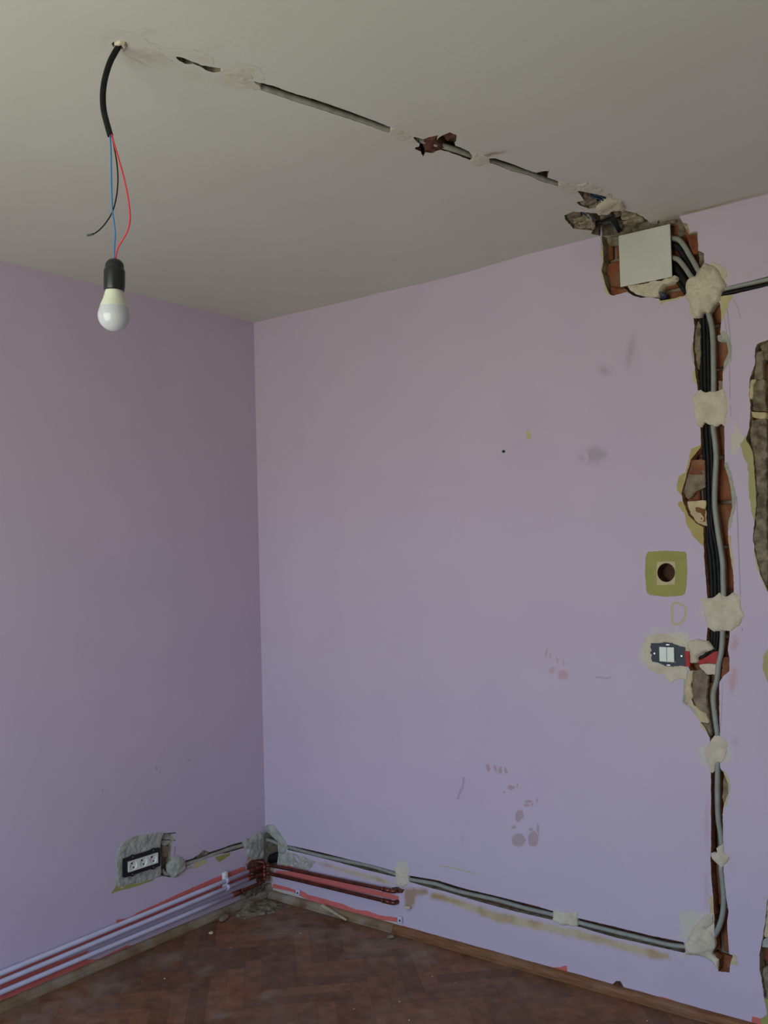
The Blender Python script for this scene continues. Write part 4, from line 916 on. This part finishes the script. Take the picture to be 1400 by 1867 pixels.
# ------------------------------------------------------------------ heating pipes
def bow(pts): return pts
def long_pipe(name, label, pts_w, cops, clamp=None):
    """white painted pipe along the left wall followed by bare copper"""
    root = thing(name, label, 'pipe', pts_w[0], 'heating pipes along the left wall'); p = tube('painted_pipe', pts_w, 0.009, WPIPE, root, n=16, sub=2); p['label'] = 'white painted length'
    return root
def LP(x, y): return at('L', x, y, 0.024)
def ext(a, b, y):                            # continue the line a->b to world y
    t = (y-b[1])/(b[1]-a[1]); return b+(b-a)*t
pipes = []
specs = [((0,1775.5), (452,1589.5), 'uppermost white painted heating pipe low on the left wall'),
         ((0,1791), (452,1602.5), 'middle white painted heating pipe on the left wall, just under the uppermost'),
         ((0,1810), (424,1632), 'lowest white painted heating pipe, nearest the skirting on the left wall')]
for (a, b, lb) in specs:
    A, B = LP(*a), LP(*b); E_ = ext(B, A, RY+0.01)
    r = long_pipe('heating_pipe', lb, [E_, A, A+(B-A)*0.5, B], None); pipes.append((r, A, B))
def coupling(par, a, b, r=0.0105):
    o = tube('coupling', [a, b], r, COPPER, par, n=16, sub=2); o['label'] = 'bare copper coupling'
    for e_, s in ((a, 1), (b, -1)):
        d = (b-a).normalized()*s; q = tube('solder_ring', [e_-d*0.0005, e_+d*0.003], r+0.0008, SOLDER, o, n=16, sub=1)
    return o
def copper(par, pts, r=0.0075, sub=6, nm='copper_pipe'):
    o = tube(nm, pts, r, COPPER, par, n=14, sub=sub); o['label'] = 'bare copper length'; return o
# right wall copper pair (world points 2.2 cm off the wall)
RP = lambda x, y, d=0.022: at('R', x, y, d)
for (root, A, B), (r0, r1), end in ((pipes[0], ((494,1577.5), (709,1623.5)), (722,1622)), (pipes[1], ((494,1593), (709,1644.5)), (722,1642))):
    d = (B-A).normalized(); c1_ = B+d*0.045; coupling(root, B, c1_)
    R0, R1 = RP(*r0), RP(*r1)
    cor = Vector((0.030, -0.030, (c1_.z+R0.z)/2))
    copper(root, [B, c1_, Vector((0.026, -0.075, c1_.z+(cor.z-c1_.z)*0.5)), Vector((0.034, -0.034, cor.z)), Vector((0.075, -0.024, R0.z)), R0+(R1-R0)*0.3, R0+(R1-R0)*0.65, R1])
    e0 = R1; dr = (R1-R0).normalized()
    coupling(root, R1-dr*0.03, R1+dr*0.004, 0.0092)
    copper(root, [R1, R1+dr*0.016, R1+dr*0.026+Vector((0, 0.006, 0)), R1+dr*0.028+Vector((0, 0.022, 0)), R1+dr*0.028+Vector((0, 0.03, 0))], 0.0085, nm='elbow')
root, A, B = pipes[2]; d = (B-A).normalized(); cB = B+d*0.05; coupling(root, B, cB, 0.0115)
V0 = at('L', 470, 1612, 0.03); Vb = Vector((0.034, -0.045, at('R', 484, 1607, 0.045)[2])); Vt = Vector((0.034, -0.045, at('R', 484, 1573, 0.045)[2]))
copper(root, [B, cB, V0, Vb+Vector((0, -0.03, 0.0)), Vb+Vector((0, -0.004, 0.004)), Vb+Vector((0, 0, 0.02)), (Vb+Vt)/2, Vt+Vector((0, 0, -0.014)), Vt+Vector((-0.002, -0.003, 0)), Vt+Vector((-0.02, -0.012, 0.003)), Vt+Vector((-0.05, -0.02, 0.003))])
coupling(root, Vb+Vector((0, 0, 0.012)), Vb+Vector((0, 0, 0.036)), 0.0092); coupling(root, Vt+Vector((0, 0, -0.034)), Vt+Vector((0, 0, -0.012)), 0.0092)
# clamp on the two upper pipes, clips left on the right wall
ck = LP(413, 1605.5); p1 = LP(413, 1605.5); p2 = LP(415, 1617.5)
cl = thing('pipe_clamp', 'white double clamp holding the two upper pipes near the corner', 'clamp', ck-Vector((0.02, 0, 0)))
bm = bmesh.new(); box(bm, ((p1+p2)/2)+Vector((-0.0125, 0, 0.012)), (0.018, 0.022, 0.070), 0.003); bm_obj('clamp_back', bm, WHITEP, cl)
for p_ in (p1, p2):
    t_ = tube('clamp_ring', [p_+Vector((0, -0.008, 0.0)), p_+Vector((0, 0.008, 0))], 0.0125, WPIPE, cl, n=18, sub=1)
bm = bmesh.new(); box(bm, p1+Vector((-0.004, 0, 0.028)), (0.010, 0.014, 0.018), 0.003); bm_obj('clamp_screw_boss', bm, WHITEP, cl)
for x, y, lb in ((545, 1626, 'small white pipe clip above the skirting near the corner'), (731, 1676, 'small white pipe clip below the ends of the copper pipes')):
    pc_ = at('R', x, y, 0); t = thing('pipe_clip', lb, 'clip', pc_, 'pipe clips left on the right wall')
    bm = bmesh.new(); box(bm, pc_+Vector((0, -0.006, 0)), (0.022, 0.012, 0.026), 0.004); bm_obj('clip_body', bm, WPIPE, t)
    bm = bmesh.new(); bmesh.ops.create_cone(bm, segments=12, radius1=0.004, radius2=0.004, depth=0.002, cap_ends=True)
    bmesh.ops.rotate(bm, cent=(0, 0, 0), matrix=Matrix.Rotation(math.pi/2, 3, 'X'), verts=bm.verts); bmesh.ops.translate(bm, vec=pc_+Vector((0.003, -0.0125, -0.001)), verts=bm.verts); bm_obj('screw_hole', bm, BLACKP, t)

# ------------------------------------------------------------------ debris on the floor and skirting
def chunk(name, loc, size, mt, label, cat, rz=0, seed=0, group=None):
    bm = bmesh.new(); bmesh.ops.create_icosphere(bm, subdivisions=3, radius=0.5)
    for v in bm.verts:
        n = noise.noise(v.co*1.8+Vector((seed, 0, 0)))*0.35+noise.noise(v.co*5+Vector((seed, 3, 0)))*0.15
        c = v.co*(1+n); m_ = max(abs(c.x), abs(c.y), abs(c.z)); c = c*(0.6+0.4*0.42/max(m_, 1e-3)); v.co = Vector((c.x*size[0], c.y*size[1], c.z*size[2]))
    bmesh.ops.rotate(bm, cent=(0, 0, 0), matrix=Matrix.Rotation(rz, 3, 'Z'), verts=bm.verts)
    zm = min(v.co.z for v in bm.verts); bmesh.ops.translate(bm, vec=Vector(loc)-Vector((0, 0, zm)), verts=bm.verts)
    o = bm_obj(name, bm, mt, None); return tag(o, label, cat, group)
f = lambda x, y: at('F', x, y, 0)
GR = 'plaster debris on the floor in the corner'
chunk('plaster_chunk', f(405,1677)+Vector((.012, 0, 0)), (0.028, 0.055, 0.022), MORTAR, 'grey plaster chunk on the floor against the left skirting', 'plaster chunk', 0.2, 1, GR)
chunk('plaster_chunk', f(452,1655)+Vector((0.012, -0.012, 0)), (0.05, 0.05, 0.034), MORTAR, 'largest plaster chunk on the floor right in the corner', 'plaster chunk', 0.5, 5, GR)
chunk('plaster_chunk', f(385,1703), (0.02, 0.016, 0.010), CREAM, 'tiny pale plaster crumb on the floor below the left skirting chunk', 'plaster chunk', 0.3, 9, GR)
chunk('plaster_chunk', f(478,1668), (0.03, 0.026, 0.012), MORTAR, 'flat crumb just in front of the corner skirting', 'plaster chunk', 0.9, 12, GR)
chunk('plaster_chunk', f(712,1710), (0.03, 0.018, 0.012), DIRT, 'dark brown crumb beside the right skirting', 'plaster chunk', 0.9, 17, GR)
chunk('plaster_chunk', at('R', 742, 1653, 0.010)-Vector((0,0,.008)), (0.034, 0.022, 0.012), PLASTER, 'grey plaster lump stuck under the copper pipe ends', 'plaster chunk', 0.2, 21, GR)
rr2 = random.Random(5)
for x, y in ((788,1781), (728,1827), (548,1702), (830,1792), (746,1861), (300,1785), (645,1840), (1180,1862), (420,1728)):
    s = rr2.uniform(0.0035, 0.006)
    chunk('plaster_crumb', f(x, y), (s*1.4, s, s*0.5), CREAM, 'tiny white plaster crumb lying on the parquet', 'crumb', rr2.random()*3, x, 'tiny white crumbs scattered on the parquet')
a_, b_ = at('R', 586, 1652, 0.036), at('F', 632, 1678, 0.008)
v_ = [a_+Vector((0, 0, 0.004)), b_]
bm = bmesh.new(); dv = v_[1]-v_[0]; box(bm, (0, 0, 0), (dv.length, 0.012, 0.005), 0.001)
for v in bm.verts: v.co += Vector([noise.noise(v.co*60+Vector((i*5, 0, 0)))*0.003 for i in range(3)])
q_ = Vector((1, 0, 0)).rotation_difference(dv.normalized()).to_matrix().to_4x4()
bmesh.ops.transform(bm, matrix=Matrix.Translation((v_[0]+v_[1])/2)@q_, verts=bm.verts)
tag(bm_obj('wood_splinter', bm, SPLINT), 'pale splinter of wood leaning on the right skirting', 'splinter')
# dusty footprints and filler dropped on the parquet (wear in the boards' own colour)
def spots(mt, lst, col, k):
    n, l = mt.node_tree.nodes, mt.node_tree.links; b = n['Principled BSDF']; cur = b.inputs['Base Color'].links[0].from_socket
    co = n.new('ShaderNodeTexCoord'); no = n.new('ShaderNodeTexNoise'); no.inputs['Scale'].default_value = 16; no.inputs['Detail'].default_value = 9
    l.new(co.outputs['Object'], no.inputs['Vector']); acc = None
    for (x, y, rx, ry) in lst:
        c = on('F', x, y); c1 = on('F', x+rx, y); c2 = on('F', x, y+ry)
        r = max(0.02, 0.5*(math.dist(c, c1)+math.dist(c, c2)))
        d = n.new('ShaderNodeVectorMath'); d.operation = 'DISTANCE'; l.new(co.outputs['Object'], d.inputs[0]); d.inputs[1].default_value = (c[0], c[1], 0)
        m_ = n.new('ShaderNodeMapRange'); l.new(d.outputs['Value'], m_.inputs[0]); m_.inputs[1].default_value = r*1.3; m_.inputs[2].default_value = 0.0
        if acc is None: acc = m_.outputs[0]
        else:
            a = n.new('ShaderNodeMath'); a.operation = 'MAXIMUM'; l.new(acc, a.inputs[0]); l.new(m_.outputs[0], a.inputs[1]); acc = a.outputs[0]
    n2_ = n.new('ShaderNodeMath'); n2_.operation = 'MULTIPLY_ADD'; l.new(no.outputs[0], n2_.inputs[0]); n2_.inputs[1].default_value = 2.6; n2_.inputs[2].default_value = -0.9
    a = n.new('ShaderNodeMath'); a.operation = 'ADD'; l.new(acc, a.inputs[0]); l.new(n2_.outputs[0], a.inputs[1])
    r = n.new('ShaderNodeMapRange'); l.new(a.outputs[0], r.inputs[0]); r.inputs[1].default_value = 0.55; r.inputs[2].default_value = 1.7; r.inputs[4].default_value = k
    mx = n.new('ShaderNodeMix'); mx.data_type = 'RGBA'; l.new(r.outputs[0], mx.inputs[0]); l.new(cur, mx.inputs[6]); mx.inputs[7].default_value = col
    l.new(mx.outputs[2], b.inputs['Base Color'])
spots(PARQ, [(375,1768,24,9), (395,1852,16,12), (620,1702,34,18), (485,1818,18,16), (500,1690,80,24), (300,1750,50,16), (60,1850,90,20), (680,1730,70,26), (190,1800,70,18), (470,1665,50,20), (560,1700,60,20), (760,1740,60,20), (130,1826,70,16)], sr(146,132,118), 0.7)

# bring each thing's parts under its own origin without moving them
bpy.context.view_layer.update()
for t in THINGS:
    for c in t.children: c.matrix_parent_inverse = Matrix.Translation(t.location).inverted()
print('objects', len(bpy.data.objects), 'faces', sum(len(m.polygons) for m in bpy.data.meshes))
